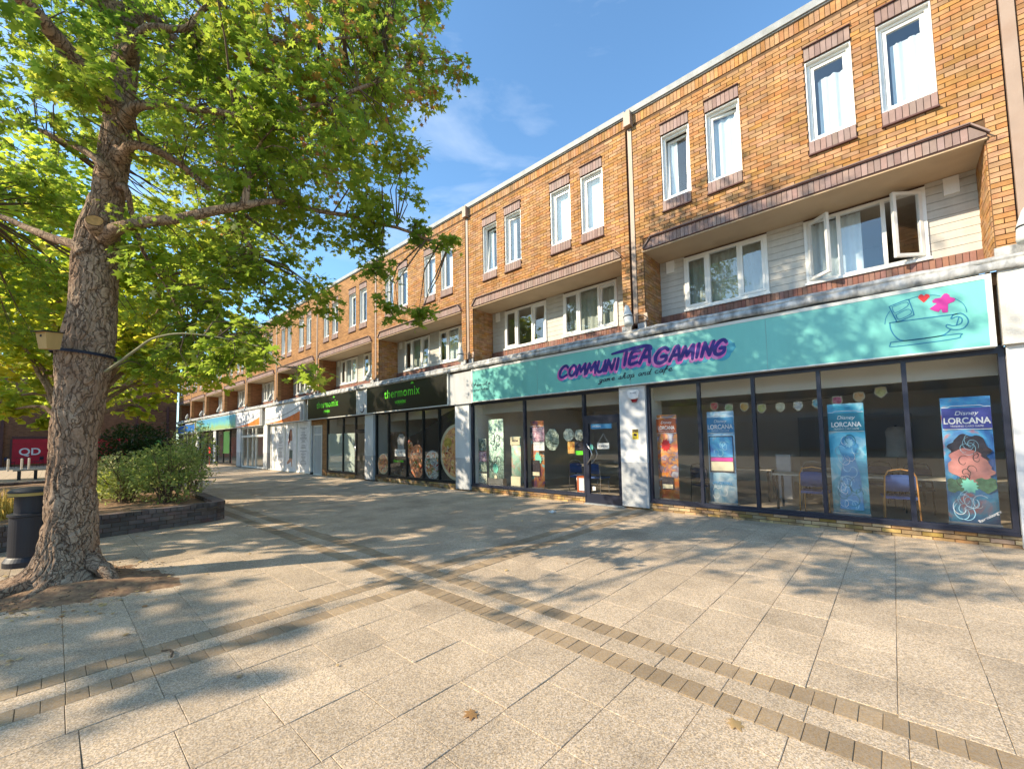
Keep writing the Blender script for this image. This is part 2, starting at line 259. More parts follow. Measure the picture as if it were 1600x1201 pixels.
# ------------------------------------------------------------------ helpers
class MB:
    def __init__(s): s.v = []; s.f = []; s.mi = []; s.cur = 0
    def box(s, x0, x1, y0, y1, z0, z1):
        b = len(s.v)
        s.v += [(x0, y0, z0), (x1, y0, z0), (x1, y1, z0), (x0, y1, z0), (x0, y0, z1), (x1, y0, z1), (x1, y1, z1), (x0, y1, z1)]
        q = [(0, 3, 2, 1), (4, 5, 6, 7), (0, 1, 5, 4), (1, 2, 6, 5), (2, 3, 7, 6), (3, 0, 4, 7)]
        s.f += [tuple(b+i for i in t) for t in q]; s.mi += [s.cur]*6; return s
    def quad(s, *p):
        b = len(s.v); s.v += [tuple(x) for x in p]; s.f.append(tuple(range(b, b+len(p)))); s.mi.append(s.cur); return s
    def prism(s, poly, y0, y1):                     # polygon in XZ pushed along Y (y0 is the front)
        b = len(s.v); n = len(poly)
        s.v += [(x, y0, z) for x, z in poly]+[(x, y1, z) for x, z in poly]
        s.f.append(tuple(range(b, b+n))); s.f.append(tuple(range(b+2*n-1, b+n-1, -1))); s.mi += [s.cur]*2
        for i in range(n):
            j = (i+1) % n; s.f.append((b+i, b+n+i, b+n+j, b+j)); s.mi.append(s.cur)
        return s
    def prismz(s, poly, z0, z1):
        b = len(s.v); n = len(poly)
        s.v += [(x, y, z0) for x, y in poly]+[(x, y, z1) for x, y in poly]
        s.f.append(tuple(range(b+n-1, b-1, -1))); s.f.append(tuple(range(b+n, b+2*n))); s.mi += [s.cur]*2
        for i in range(n):
            j = (i+1) % n; s.f.append((b+i, b+j, b+n+j, b+n+i)); s.mi.append(s.cur)
        return s
    def lathe(s, prof, c, seg=24, axis='Z'):
        b = len(s.v)
        for r, h in prof:
            for k in range(seg):
                a = 2*math.pi*k/seg
                s.v.append((c[0]+r*math.cos(a), c[1]+r*math.sin(a), c[2]+h) if axis == 'Z' else (c[0]+r*math.cos(a), c[1]+h, c[2]+r*math.sin(a)))
        for i in range(len(prof)-1):
            for k in range(seg):
                k2 = (k+1) % seg; s.f.append((b+i*seg+k, b+i*seg+k2, b+(i+1)*seg+k2, b+(i+1)*seg+k)); s.mi.append(s.cur)
        return s
    def tube(s, pts, rad, seg=8, cap=True):
        P = [Vector(p) for p in pts]; b = len(s.v); n = len(P)
        rad = rad if hasattr(rad, '__len__') else [rad]*n
        ref = None
        for i, p in enumerate(P):
            t = (P[min(i+1, n-1)]-P[max(i-1, 0)]).normalized()
            if ref is None: ref = t.orthogonal().normalized()
            ref = (ref-t*ref.dot(t)).normalized(); bi = t.cross(ref)
            for k in range(seg):
                a = 2*math.pi*k/seg; s.v.append(tuple(p+(ref*math.cos(a)+bi*math.sin(a))*rad[i]))
        for i in range(n-1):
            for k in range(seg):
                k2 = (k+1) % seg; s.f.append((b+i*seg+k, b+i*seg+k2, b+(i+1)*seg+k2, b+(i+1)*seg+k)); s.mi.append(s.cur)
        if cap:
            s.f.append(tuple(b+seg-1-k for k in range(seg))); s.f.append(tuple(b+(n-1)*seg+k for k in range(seg))); s.mi += [s.cur]*2
        return s
    def mesh(s, name, mats, smooth=False):
        me = bpy.data.meshes.new(name); me.from_pydata(s.v, [], s.f)
        mats = mats if isinstance(mats, (list, tuple)) else [mats]
        for m_ in mats: me.materials.append(M[m_] if isinstance(m_, str) else m_)
        if len(mats) > 1: me.polygons.foreach_set('material_index', s.mi)
        if smooth: me.polygons.foreach_set('use_smooth', [True]*len(s.f))
        me.update(); return me
def obj(name, mesh, parent=None, loc=None, rot=None):
    o = bpy.data.objects.new(name, mesh); COL.objects.link(o)
    if loc is not None: o.location = loc
    if rot is not None: o.rotation_euler = rot
    if parent is not None:
        o.parent = parent
        if parent.type == 'EMPTY' and parent.get('base'): o.matrix_parent_inverse = Matrix.Translation(-Vector(parent['base']))
    return o
def thing(name, label, cat, loc=(0, 0, 0), group=None):
    o = bpy.data.objects.new(name, None); COL.objects.link(o); o.location = loc; o.empty_display_size = .2
    o['label'] = label; o['category'] = cat; o['base'] = list(loc)
    if group: o['group'] = group
    return o
def tag(o, label, cat, group=None):
    o['label'] = label; o['category'] = cat
    if group: o['group'] = group
    return o
def structure(o): o['kind'] = 'structure'; return o
def stuff(o): o['kind'] = 'stuff'; return o
def local(parent_mesh_obj, o): return o
def ribbon(pts, wid, y, closed=False, smooth=0, mb=None):
    """flat brush stroke in the XZ plane facing -Y"""
    mb = mb or MB(); P = [Vector((p[0], p[1])) for p in pts]
    if closed: P = P+[P[0], P[1]]
    if smooth:
        Q = []
        for i in range(len(P)-1):
            p0, p1, p2, p3 = P[max(i-1, 0)], P[i], P[i+1], P[min(i+2, len(P)-1)]
            for k in range(smooth):
                t = k/smooth; Q.append(.5*((2*p1)+(p2-p0)*t+(2*p0-5*p1+4*p2-p3)*t*t+(3*p1-p0-3*p2+p3)*t**3))
        Q.append(P[-1]); P = Q
    n = len(P); wd = wid if hasattr(wid, '__len__') else [wid]*n
    if len(wd) != n: wd = list(np.interp(np.linspace(0, 1, n), np.linspace(0, 1, len(wd)), wd))
    b = len(mb.v)
    for i, p in enumerate(P):
        t = (P[min(i+1, n-1)]-P[max(i-1, 0)]); t = t.normalized() if t.length > 1e-9 else Vector((1, 0)); nn = Vector((-t.y, t.x))*wd[i]/2
        mb.v += [(p.x+nn.x, y, p.y+nn.y), (p.x-nn.x, y, p.y-nn.y)]
    for i in range(n-1): mb.f.append((b+2*i, b+2*i+1, b+2*i+3, b+2*i+2)); mb.mi.append(mb.cur)
    for p, wv in ((P[0], wd[0]), (P[-1], wd[-1])):
        mb.quad(*[(p.x+wv/2*math.cos(2*math.pi*k/10), y-.0006, p.y+wv/2*math.sin(2*math.pi*k/10)) for k in range(10)])
    return mb
def text(s, x, y, z, size, mat, parent=None, name='lettering', align='LEFT', shear=0., bold=0., ry=0., sx=1., extr=.001):
    c = bpy.data.curves.new(name, 'FONT'); c.body = s; c.size = size; c.align_x = align; c.shear = shear; c.offset = bold; c.space_character = 1.1 if size > .4 else 1.0; c.extrude = extr
    c.materials.append(M[mat]); o = bpy.data.objects.new(name, c); COL.objects.link(o)
    o.location = (x, y, z); o.rotation_euler = (R(90), ry, 0); o.scale = (sx, 1, 1)
    if parent is not None:
        o.parent = parent
        if parent.type == 'EMPTY' and parent.get('base'): o.matrix_parent_inverse = Matrix.Translation(-Vector(parent['base']))
    return o
def leaves(name, C, N, size, kind, mat, parent=None, spin=None, D=None):
    """C centres, N normals (n,3); one small faceted leaf each"""
    n = len(C)
    if kind == 'maple':
        ang = [-90, -60, -32, -8, 14, 40, 66, 90, 114, 140, 166, 188, 212, 240]
        rr = [.08, .40, .26, .52, .30, .60, .34, .70, .34, .60, .30, .52, .26, .40]
        T = np.array([[0, .05, 0]]+[[r_*math.cos(R(a)), r_*math.sin(R(a)), -.10*r_] for a, r_ in zip(ang, rr)])
        Fc = [(0, i+1, (i+1) % 14+1) for i in range(14)]
    elif kind == 'star':
        T = np.array([[0, -.5, 0], [.5, -.1, -.06], [.28, .45, -.02], [0, .6, -.05], [-.28, .45, -.02], [-.5, -.1, -.06], [0, .1, .05]])
        Fc = [(6, 0, 1), (6, 1, 2), (6, 2, 3), (6, 3, 4), (6, 4, 5), (6, 5, 0)]
    elif kind == 'oval':
        T = np.array([[0, -.5, 0], [.26, -.05, .05], [0, .5, -.03], [-.26, -.05, .05]]); Fc = [(0, 1, 3), (1, 2, 3)]
    else:
        T = np.array([[-.03, 0, 0], [.03, 0, 0], [.0, 1, .1]]); Fc = [(0, 1, 2)]
    Fc = np.array(Fc); k = len(T)
    N = N/np.linalg.norm(N, axis=1, keepdims=True)
    if D is None: D = rng.normal(size=(n, 3))
    D = D-N*(D*N).sum(1, keepdims=True); D /= np.linalg.norm(D, axis=1, keepdims=True)+1e-9
    X = np.cross(D, N); sz = size*(.5+.95*rng.random(n)**1.3)
    V = C[:, None, :]+sz[:, None, None]*(T[None, :, 0:1]*X[:, None, :]+T[None, :, 1:2]*D[:, None, :]+T[None, :, 2:3]*N[:, None, :]*(.3+2.6*rng.random(n))[:, None, None])
    me = bpy.data.meshes.new(name); nf = len(Fc)*n
    me.vertices.add(n*k); me.vertices.foreach_set('co', V.reshape(-1).astype(np.float32))
    idx = (Fc[None]+(np.arange(n)*k)[:, None, None]).reshape(-1)
    me.loops.add(nf*3); me.loops.foreach_set('vertex_index', idx.astype(np.int32))
    me.polygons.add(nf); me.polygons.foreach_set('loop_start', (np.arange(nf)*3).astype(np.int32)); me.polygons.foreach_set('loop_total', np.full(nf, 3, np.int32))
    me.materials.append(M[mat]); me.update(calc_edges=True)
    return obj(name, me, parent)

# ------------------------------------------------------------------ ground
gb = MB().quad((-400, -400, -.03), (400, -400, -.03), (400, 400, -.03), (-400, 400, -.03))
structure(obj('ground', gb.mesh('ground', 'asphalt')))
pav = structure(obj('plaza_pavement', MB().quad((-57, -26, -.006), (6, -26, -.006), (6, 8.9, -.006), (-57, 8.9, -.006)).mesh('plaza_pavement', 'bed')))
P_, G = .43, .0032
def slab_mesh(w_, d_, bev=.0025, t=.03):
    b = MB(); x, y = w_/2, d_/2
    b.v = [(-x, -y, -t), (x, -y, -t), (x, y, -t), (-x, y, -t), (-x, -y, -bev), (x, -y, -bev), (x, y, -bev), (-x, y, -bev), (-x+bev, -y+bev, 0), (x-bev, -y+bev, 0), (x-bev, y-bev, 0), (-x+bev, y-bev, 0)]
    b.f = [(0, 1, 5, 4), (1, 2, 6, 5), (2, 3, 7, 6), (3, 0, 4, 7), (4, 5, 9, 8), (5, 6, 10, 9), (6, 7, 11, 10), (7, 4, 8, 11), (8, 9, 10, 11)]; b.mi = [0]*9
    return b
Xb0, Xb1, Xb2, Xb3 = -4.47, -4.275, -4.085, -3.895         # the band that runs towards the shops
Yb0, Yb1, Yb2, Yb3 = 2.68, 2.87, 3.06, 3.25                 # the band that runs along the shops
slabs, blocks = [], []
def fill(x0, x1, y0, y1, along, ox=0., oy=0., pw=P_, pl=P_, out=None, stag=.5):
    """rows of slabs clipped to the rectangle; along = direction of the continuous joints"""
    out = slabs if out is None else out
    a0, a1, b0, b1 = (x0, x1, y0, y1) if along == 'X' else (y0, y1, x0, x1)      # a along the row, b across
    oa, ob = (ox, oy) if along == 'X' else (oy, ox)
    i0 = math.floor((b0-ob)/pw)
    r = i0
    while ob+r*pw < b1-.001:
        c0, c1 = max(b0, ob+r*pw), min(b1, ob+(r+1)*pw); off = oa+(stag*pl if r % 2 else 0)+(random.choice((0, 0, .03, -.02, .05, .2)) if out is slabs and pw > .3 else 0)
        q = math.floor((a0-off)/pl)
        while off+q*pl < a1-.001:
            d0, d1 = max(a0, off+q*pl), min(a1, off+(q+1)*pl)
            if d1-d0 > .03 and c1-c0 > .03:
                out.append((d0, d1, c0, c1) if along == 'X' else (c0, c1, d0, d1))
            q += 1
        r += 1
YN = 8.86
fill(Xb3, 4.2, Yb3, YN, 'Y', -.065, Yb3, stag=0); fill(Xb3, 4.2, -2.5, Yb0, 'Y', -.065, Yb0, stag=0)
fill(-34, Xb0, Yb3, YN, 'Y', Xb0, Yb3, stag=0)
fill(-34, Xb0, -4.0, Yb0, 'X', -.3, .11, stag=0)
fill(-34, Xb0, Yb1, Yb2, 'X', Xb0, Yb1, .19, .43, stag=0); fill(Xb3, 4.2, Yb1, Yb2, 'X', Xb3, Yb1, .19, .43, stag=0)
fill(Xb1, Xb2, -4, Yb0, 'Y', Xb1, .11, .19, .43, stag=0); fill(Xb1, Xb2, Yb3, YN, 'Y', Xb1, .11, .19, .43, stag=0)
fill(Xb0, Xb3, Yb1, Yb2, 'X', Xb0, Yb1, .19, .29, stag=0)
for y0, y1 in ((Yb0, Yb1), (Yb2, Yb3)):
    fill(-34, 4.2, y0, y1, 'X', -.02, y0, .19, .106, blocks, stag=0)
for x0, x1 in ((Xb0, Xb1), (Xb2, Xb3)):
    fill(x0, x1, -4, Yb0, 'Y', x0, .0, .19, .106, blocks, stag=0); fill(x0, x1, Yb3, YN, 'Y', x0, .0, .19, .106, blocks, stag=0)
TRX, TRY = -7.3, .15
def in_pit(x, y):
    a = math.atan2(y-TRY, x-TRX); r = math.hypot(x-TRX, y-TRY)
    return r < .62+.16*math.sin(a*2+1)+.30*math.exp(-((a-.75)/.42)**2)
def place(lst, name, mo, mi_, lab):
    lst = [r_ for r_ in lst if not in_pit((r_[0]+r_[1])/2, (r_[2]+r_[3])/2) and not ((r_[0]+r_[1])/2 < -10.75 and (r_[2]+r_[3])/2 < 2.3)]
    vis = []
    for r_ in lst:
        p = px(((r_[0]+r_[1])/2, (r_[2]+r_[3])/2, 0)); ok = p[2] > .3 and -40 < p[0] < 1640 and p[1] < 1240
        vis.append((0 if ok else 1, p[2] if ok else 99, r_))
    vis.sort(key=lambda t: t[:2]); cache = {}; jb = MB()
    for i, (o_, d_, r_) in enumerate(vis):
        x, y = (r_[0]+r_[1])/2, (r_[2]+r_[3])/2; wd, dp = r_[1]-r_[0]-G, r_[3]-r_[2]-G
        jz = random.uniform(-.0022, .0022); rx, ry = random.gauss(0, .004), random.gauss(0, .004)
        if i < 300 and o_ == 0:
            key = (round(wd, 3), round(dp, 3))
            if key not in cache: cache[key] = slab_mesh(wd, dp).mesh(name, mo)
            obj(name, cache[key], pav, (x, y, jz), (rx, ry, random.gauss(0, .003)))
        else:
            s = slab_mesh(wd, dp); b = len(jb.v)
            jb.v += [(x+v[0], y+v[1], v[2]+jz+v[0]*-ry*.6+v[1]*rx*.6) for v in s.v]; jb.f += [tuple(b+k for k in f_) for f_ in s.f]; jb.mi += [0]*9
    stuff(obj(lab, jb.mesh(lab, mi_), pav))
place(slabs, 'paving_slab', 'slab_o', 'slab_i', 'paving_slabs')
place(blocks, 'block_paver', 'block_o', 'block_i', 'block_pavers')
# far part of the square, same paving read as one surface
def farpave():
    m, n, l, b = newmat('far slab paving'); geo = n.new('ShaderNodeNewGeometry'); t = n.new('ShaderNodeTexBrick'); l.new(geo.outputs['Position'], t.inputs[0])
    t.inputs['Scale'].default_value = 1; t.inputs['Brick Width'].default_value = .43; t.inputs['Row Height'].default_value = .43; t.inputs['Mortar Size'].default_value = .006
    t.inputs['Color1'].default_value = rgb(SLAB); t.inputs['Color2'].default_value = rgb([c*.88 for c in SLAB]); t.inputs['Mortar'].default_value = (.17, .13, .08, 1)
    l.new(t.outputs[0], b.inputs['Base Color']); b.inputs['Roughness'].default_value = .9; return m
M['farpave'] = farpave()
fp = MB().quad((-57, -26, -.002), (-34, -26, -.002), (-34, 8.86, -.002), (-57, 8.86, -.002)).quad((-34, -26, -.002), (4.2, -26, -.002), (4.2, -4, -.002), (-34, -4, -.002)).quad((4.2, -26, -.002), (6, -26, -.002), (6, 8.86, -.002), (4.2, 8.86, -.002))
obj('far_paving', fp.mesh('far_paving', 'farpave'), pav)
# soil of the tree pit
sb = MB(); nr = 90
ring = [[], [], []]
for k in range(nr):
    a = 2*math.pi*k/nr; a_ = math.atan2(math.sin(a), math.cos(a)); r0 = .74+.16*math.sin(a_*2+1)+.42*math.exp(-((a_-.75)/.42)**2)+.16*noise.noise(Vector((math.cos(a)*3, math.sin(a)*3, 1)))+random.uniform(-.04, .05)
    for j, (s_, z) in enumerate(((1.12, -.006), (.8, .012), (.35, .05))):
        ring[j].append((TRX+math.cos(a)*r0*s_, TRY+math.sin(a)*r0*s_, z+random.uniform(-.004, .008)))
sb.v = ring[0]+ring[1]+ring[2]
for j in range(2):
    for k in range(nr): sb.f.append((j*nr+k, j*nr+(k+1) % nr, (j+1)*nr+(k+1) % nr, (j+1)*nr+k))
sb.f.append(tuple(range(2*nr, 3*nr))); sb.mi = [0]*len(sb.f)
structure(obj('tree_pit_soil', sb.mesh('tree_pit_soil', 'soil', True)))

# ------------------------------------------------------------------ terrace above the shops
Y0 = 8.8; PITCH = 5.67; BL, BR = -4.10, 1.41          # brick of the nearest unit runs from BL to BR
TOPW = [(-3.44, -2.84), (-2.51, -1.88), (-.82, -.18), (.14, .77)]
WZ0, WZ1 = 6.70, 8.18; RX0, RX1, YR = -3.93, 1.20, 9.68
def layout(x0, x1, z0, z1, openings, dx):
    out = []; c = 0; z = z0
    while z < z1-.03:
        off = (-.1125 if c % 2 else 0); x = x0+dx+off
        while x < x1+dx-.02:
            a, b = max(x, x0+dx), min(x+.225, x1+dx)
            segs = [(a, b)]
            for (p, q, r_, s_) in openings:
                if z+.0325 > r_ and z+.0325 < s_:
                    ns = []
                    for (u, v) in segs:
                        if v <= p+dx or u >= q+dx: ns.append((u, v)); continue
                        if u < p+dx-.001: ns.append((u, p+dx))
                        if v > q+dx+.001: ns.append((q+dx, v))
                    segs = ns
            for (u, v) in segs:
                if v-u > .03: out.append((u+.006, v-.006, z+.0065, min(z+.0695, z1)))
            x += .225
        z += .075; c += 1
    return out
def gridwall(mb, x0, x1, z0, z1, ops, ya, yb):
    xs = sorted({x0, x1, *[o[0] for o in ops], *[o[1] for o in ops]}); zs = sorted({z0, z1, *[o[2] for o in ops], *[o[3] for o in ops]})
    xs = [x for x in xs if x0 <= x <= x1]; zs = [z for z in zs if z0 <= z <= z1]
    for i in range(len(xs)-1):
        run = None
        for j in range(len(zs)-1):
            cx, cz = (xs[i]+xs[i+1])/2, (zs[j]+zs[j+1])/2
            hole = any(o[0] < cx < o[1] and o[2] < cz < o[3] for o in ops)
            if not hole: run = (run[0], zs[j+1]) if run else (zs[j], zs[j+1])
            if hole or j == len(zs)-2:
                if run: mb.box(xs[i], xs[i+1], ya, yb, *run); run = None
CACHE = {}
def cached(key, fn):
    if key not in CACHE: CACHE[key] = fn()
    return CACHE[key]
def frame(mb, x0, x1, z0, z1, ya, yb, w_, bot=None):
    bot = bot or w_
    mb.box(x0, x0+w_, ya, yb, z0, z1); mb.box(x1-w_, x1, ya, yb, z0, z1); mb.box(x0+w_, x1-w_, ya+.001, yb, z1-w_, z1); mb.box(x0+w_, x1-w_, ya+.001, yb, z0, z0+bot)
def curtain_mesh(x0, x1, z0, z1, mat, n=26, amp=.02, seed=0):
    rr_ = random.Random(seed); b = MB(); ph = rr_.uniform(0, 6); fr = rr_.uniform(30, 46)
    for i in range(n+1):
        x = x0+(x1-x0)*i/n; y = amp*math.sin(x*fr+ph)+amp*.6*math.sin(x*fr*.37+ph*2); b.v += [(x, y, z0), (x, y*.6, z1+rr_.uniform(-.015, .01))]
    for i in range(n): b.f.append((2*i, 2*i+2, 2*i+3, 2*i+1)); b.mi.append(0)
    return b.mesh('curtain', mat, True)
# ordinal words that are easy to follow from the near end
UNDER = ['above the right half of the teal game shop sign', 'above the left half of the teal game shop sign', 'above the wider black and green sign',
         'above the narrower black and green sign', 'above the orange swoosh sign beside the black signs', 'above the glazed sliding doors', 'above the right end of the blue green banner sign',
         'above the left end of the blue green banner sign', 'above the right part of the blue shop signs', 'at the far end against the brown brick store']
FRG = 'brick maisonette units over the shops'
for k in range(0, -10, -1):
    dx = PITCH*k; near = k >= -2
    T = thing('maisonette_unit', ('orange brick upper storeys ' + UNDER[-k]), 'maisonette', (dx-1.35, Y0, 3.9), FRG)
    ops = [(a, b, WZ0-.25, WZ1+.25) for a, b in TOPW]
    lay_ops = ops+[(RX0, RX1, 0, 6.0)]
    back_ops = [(a, b, WZ0, WZ1) for a, b in TOPW]+[(RX0, RX1, 0, 5.72)]
    mb = MB(); gridwall(mb, BL, BR, 3.98, 9.02, back_ops, Y0+.018 if near else Y0, Y0+.20)
    mb.v = [(v[0]+dx, v[1], v[2]) for v in mb.v]
    # body of the unit: side walls of the recess, floor slab, roof
    
    wall = obj('wall', mb.mesh('wall', 'mortar' if near else 'brick_far'), T)
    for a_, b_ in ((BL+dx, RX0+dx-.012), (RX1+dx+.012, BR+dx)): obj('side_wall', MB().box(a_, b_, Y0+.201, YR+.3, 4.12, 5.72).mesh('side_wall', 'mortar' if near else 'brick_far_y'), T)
    if near:
        br = layout(BL, BR, 4.005, 8.76, lay_ops, dx)
        cand = []
        for (a, b, z0, z1) in br:
            p = px(((a+b)/2, Y0, (z0+z1)/2)); cand.append((0 if (-20 < p[0] < 1620 and p[1] > -10 and b-a > .08) else 1, p[2], (a, b, z0, z1)))
        cand.sort(key=lambda t: t[:2]); jb = MB(); nb = 300 if k >= -1 else 0
        for i, (o_, d_, (a, b, z0, z1)) in enumerate(cand):
            pr = random.uniform(-.003, .003)
            if i < nb and o_ == 0:
                w_ = round(b-a, 3)
                def mk(w_=w_):
                    q = MB().box(-w_/2, w_/2, 0, .03, -.0315, .0315)
                    return q.mesh('brick', 'brick_o')
                obj('brick', cached(('brick', w_), mk), T, ((a+b)/2, Y0+pr, (z0+z1)/2), (random.gauss(0, .01), random.gauss(0, .004), random.gauss(0, .006)))
            else: jb.box(a, b, Y0+pr, Y0+.03, z0, z1)
        # return bricks in the recess side walls
        for xs_, sgn in ((RX0+dx, 1), (RX1+dx, -1)):
            z = 4.005; c = 0
            while z < 5.68:
                y = Y0+.03+(.0 if c % 2 else -.1125)
                while y < YR:
                    a, b = max(y, Y0+.032), min(y+.225, YR)
                    if b-a > .03:
                        pr = random.uniform(-.003, .003)
                        jb.box(*( (xs_-.03, xs_+.013+pr) if sgn > 0 else (xs_-.013-pr, xs_+.03)), a+.005, b-.005, z+.005, z+.07)
                    y += .225
                z += .075; c += 1
        # soldier course under the coping
        x = BL+dx
        while x < BR+dx-.03:
            jb.box(x+.004, min(x+.071, BR+dx), Y0+random.uniform(-.003, .003), Y0+.03, 8.80, 9.015); x += .0753
        stuff(obj('bricks', jb.mesh('bricks', 'brick_i'), T))
    # window heads and sills of purple brown tile
    def tile(w_, z0, z1, pr):
        return cached(('tile', round(w_, 3), round(z1-z0, 3), pr), lambda: MB().box(-w_/2, w_/2, -pr, .03, -(z1-z0)/2, (z1-z0)/2).mesh('tile', 'tile_o'))
    for a, b in TOPW:
        a += dx; b += dx
        for (z0, z1, pr, lo_, hi_) in ((8.19, 8.42, .012, (8.421, 8.436, .01, .045), (8.18, 8.189, 0, -.021)), (6.465, 6.69, .018, (6.44, 6.463, .012, .05), (6.691, 6.70, 0, -.02))):
            hd = MB(); hd.box(a, b, Y0+.002, Y0+.12, z0, z1); hd.box(a-lo_[2], b+lo_[2], Y0-lo_[3], Y0+.02, lo_[0], lo_[1]); hd.box(a, b, Y0-hi_[3], Y0+.2, hi_[0], hi_[1])
            SU = obj('window_head' if z0 > 8 else 'window_sill', hd.mesh('surround_edge', 'purple_dark'), T)
            n_ = 8; s_ = (b-a)/n_; hb = MB()
            for i in range(n_):
                if k >= -1: obj('tile', tile(s_-.008, z0+.002, z1, pr), SU, (a+(i+.5)*s_, Y0, (z0+.002+z1)/2))
                else: hb.box(a+i*s_+.004, a+(i+1)*s_-.004, Y0-pr, Y0+.03, z0+.002, z1)
            if k < -1: stuff(obj('tiles', hb.mesh('tiles', 'purple'), SU))
    # canopy band over the recess
    cb = MB(); cd = MB(); a, b = -3.89+dx, 1.21+dx
    n_ = 60; s_ = (b-a-.36)/n_
    for i in range(n_):
        if k >= -1: obj('canopy_tile', cached(('ctile', round(s_, 4)), lambda: MB().box(-s_/2+.004, s_/2-.004, -.055, .03, 5.76, 5.965).mesh('canopy_tile', 'tile_o')), T, (a+.18+(i+.5)*s_, Y0+random.uniform(-.002, .002), 0))
        else: cb.box(a+.18+i*s_+.004, a+.18+(i+1)*s_-.004, Y0-.055, Y0+.03, 5.76, 5.965)
    cb.prism([(a+.18-.004, 5.965), (a+.01, 5.785), (a+.01, 5.762), (a+.18-.004, 5.762)], Y0-.055, Y0+.03)
    cb.prism([(b-.18+.004, 5.762), (b-.01, 5.762), (b-.01, 5.785), (b-.18+.004, 5.965)], Y0-.055, Y0+.03)
    cd.prism([(a, 5.742), (b, 5.742), (b, 5.775), (b-.17, 5.955), (a+.17, 5.955), (a, 5.775)], Y0-.04, Y0+.02)
    cd.box(a+.16, b-.16, Y0-.085, Y0+.02, 5.968, 5.985)
    stuff(obj('canopy_tiles' if k < -1 else 'canopy_ends', cb.mesh('canopy_tiles', 'purple'), T))
    ce = MB(); ce.box(a+.155, b-.155, Y0-.10, Y0+.015, 5.986, 6.004)
    for sx_, x_ in ((-1, a), (1, b)):
        ce.prism([(x_-sx_*.155, 6.004), (x_-sx_*.155, 5.975), (x_+sx_*.015, 5.775), (x_+sx_*.03, 5.79)][::(1 if sx_ < 0 else -1)], Y0-.09, Y0+.015)
    cd.mi = [0]*len(cd.f); obj('canopy_joint', cd.mesh('canopy_joint', 'purple_dark'), T); obj('canopy_cap', ce.mesh('canopy_cap', 'purple_dark' if False else 'purple'), T)
    obj('soffit', MB().box(RX0+dx-.01, RX1+dx+.01, Y0-.03, YR+.1, 5.715, 5.74).mesh('soffit', 'soffit'), T)
    # boarded back wall of the recess
    wins = [(-3.35, -1.69), (-1.07, .61)]
    bb = MB(); gridwall(bb, RX0, RX1, 4.12, 5.715, [(p, q, 4.42, 5.67) for p, q in wins], YR+.02, YR+.12); bb.v = [(v[0]+dx, v[1], v[2]) for v in bb.v]
    obj('recess_wall', bb.mesh('recess_wall', 'purple_joint'), T)
    zz = [4.42+.1345*i for i in range(11)]
    for (p, q) in ((RX0, -3.35), (-1.69, -1.07), (.61, RX1)):
        for i in range(10):
            z1 = min(zz[i+1], 5.715)
            if z1-zz[i] < .03: continue
            me = cached(('board', round(q-p, 3), round(z1-zz[i], 3)), lambda: MB().prismz([(0, 0), (q-p, 0), (q-p, .02), (0, .02)], .004, z1-zz[i]-.003).mesh('board', 'board'))
            if k >= -3: obj('board', me, T, (p+dx, YR+random.uniform(-.002, .002), zz[i]))
            else:
                if i == 0: ob_ = MB()
                ob_.box(p+dx, q+dx, YR, YR+.018, zz[i]+.003, z1-.003)
                if i == 9: obj('boarding', ob_.mesh('boarding', 'board'), T)
    sb2 = MB(); x = RX0+dx
    while x < RX1+dx-.02: sb2.box(x+.004, min(x+.071, RX1+dx), YR-.05+random.uniform(-.002, .002), YR+.02, 4.19, 4.41); x += .0753
    stuff(obj('sill_bricks', sb2.mesh('sill_bricks', 'band'), T))
    obj('sill_bed', MB().box(RX0+dx, RX1+dx, YR-.04, YR+.02, 4.12, 4.408).mesh('sill_bed', 'purple_joint'), T)
    for vx in (-3.76, .82):
        obj('vent_cover', cached('vent', lambda: MB().box(0, .18, 0, .03, 0, .28).mesh('vent_cover', 'upvc')), T, (vx+dx, YR-.03, 5.42))
    # slim top windows
    for i, (a, b) in enumerate(TOPW):
        w_ = b-a; h_ = WZ1-WZ0
        def mk():
            q = MB(); q.box(0, .02, -.05, .1, .0, h_); q.box(w_-.02, w_, -.05, .1, 0, h_); q.box(.02, w_-.02, -.049, .1, h_-.02, h_); q.box(.02, w_-.02, -.049, .1, 0, .025)
            frame(q, .021, w_-.021, .026, h_-.021, .02, .09, .045); return q.mesh('window', 'upvc')
        W_ = obj('window', cached(('tw', round(w_, 2)), mk), T, (a+dx, Y0+.075, WZ0))
        tilt = {0: 1, 1: 2}.get(i, 0) if k in (0, -1) else random.choice((0, 0, 0, 1))
        sw = w_-.14; sh = h_-.15
        Sx = obj('sash', cached(('sash', round(w_, 2)), lambda: (lambda q: (frame(q, 0, sw, 0, sh, 0, .05, .05), q)[1])(MB()).mesh('sash', 'upvc')), W_, (.07, .045, .075))
        obj('pane', cached(('pane', round(w_, 2)), lambda: MB().box(.05, sw-.05, .022, .028, .05, sh-.05).mesh('pane', 'glass')), W_, (.07, .045, .075), None)
        if tilt == 1: Sx.rotation_euler = (R(-4), 0, 0)
        if tilt == 2: Sx.rotation_euler = (0, 0, R(10))
        pn = [o for o in W_.children if o.name.startswith('pane')][0]; pn.rotation_euler = Sx.rotation_euler
        sd_ = -k*4+i; style = random.Random(sd_).choice((0, 0, 1, 2)) if k else (1, 0, 2, 2)[i]
        if k == -1: style = (1, 1, 3, 3)[i]
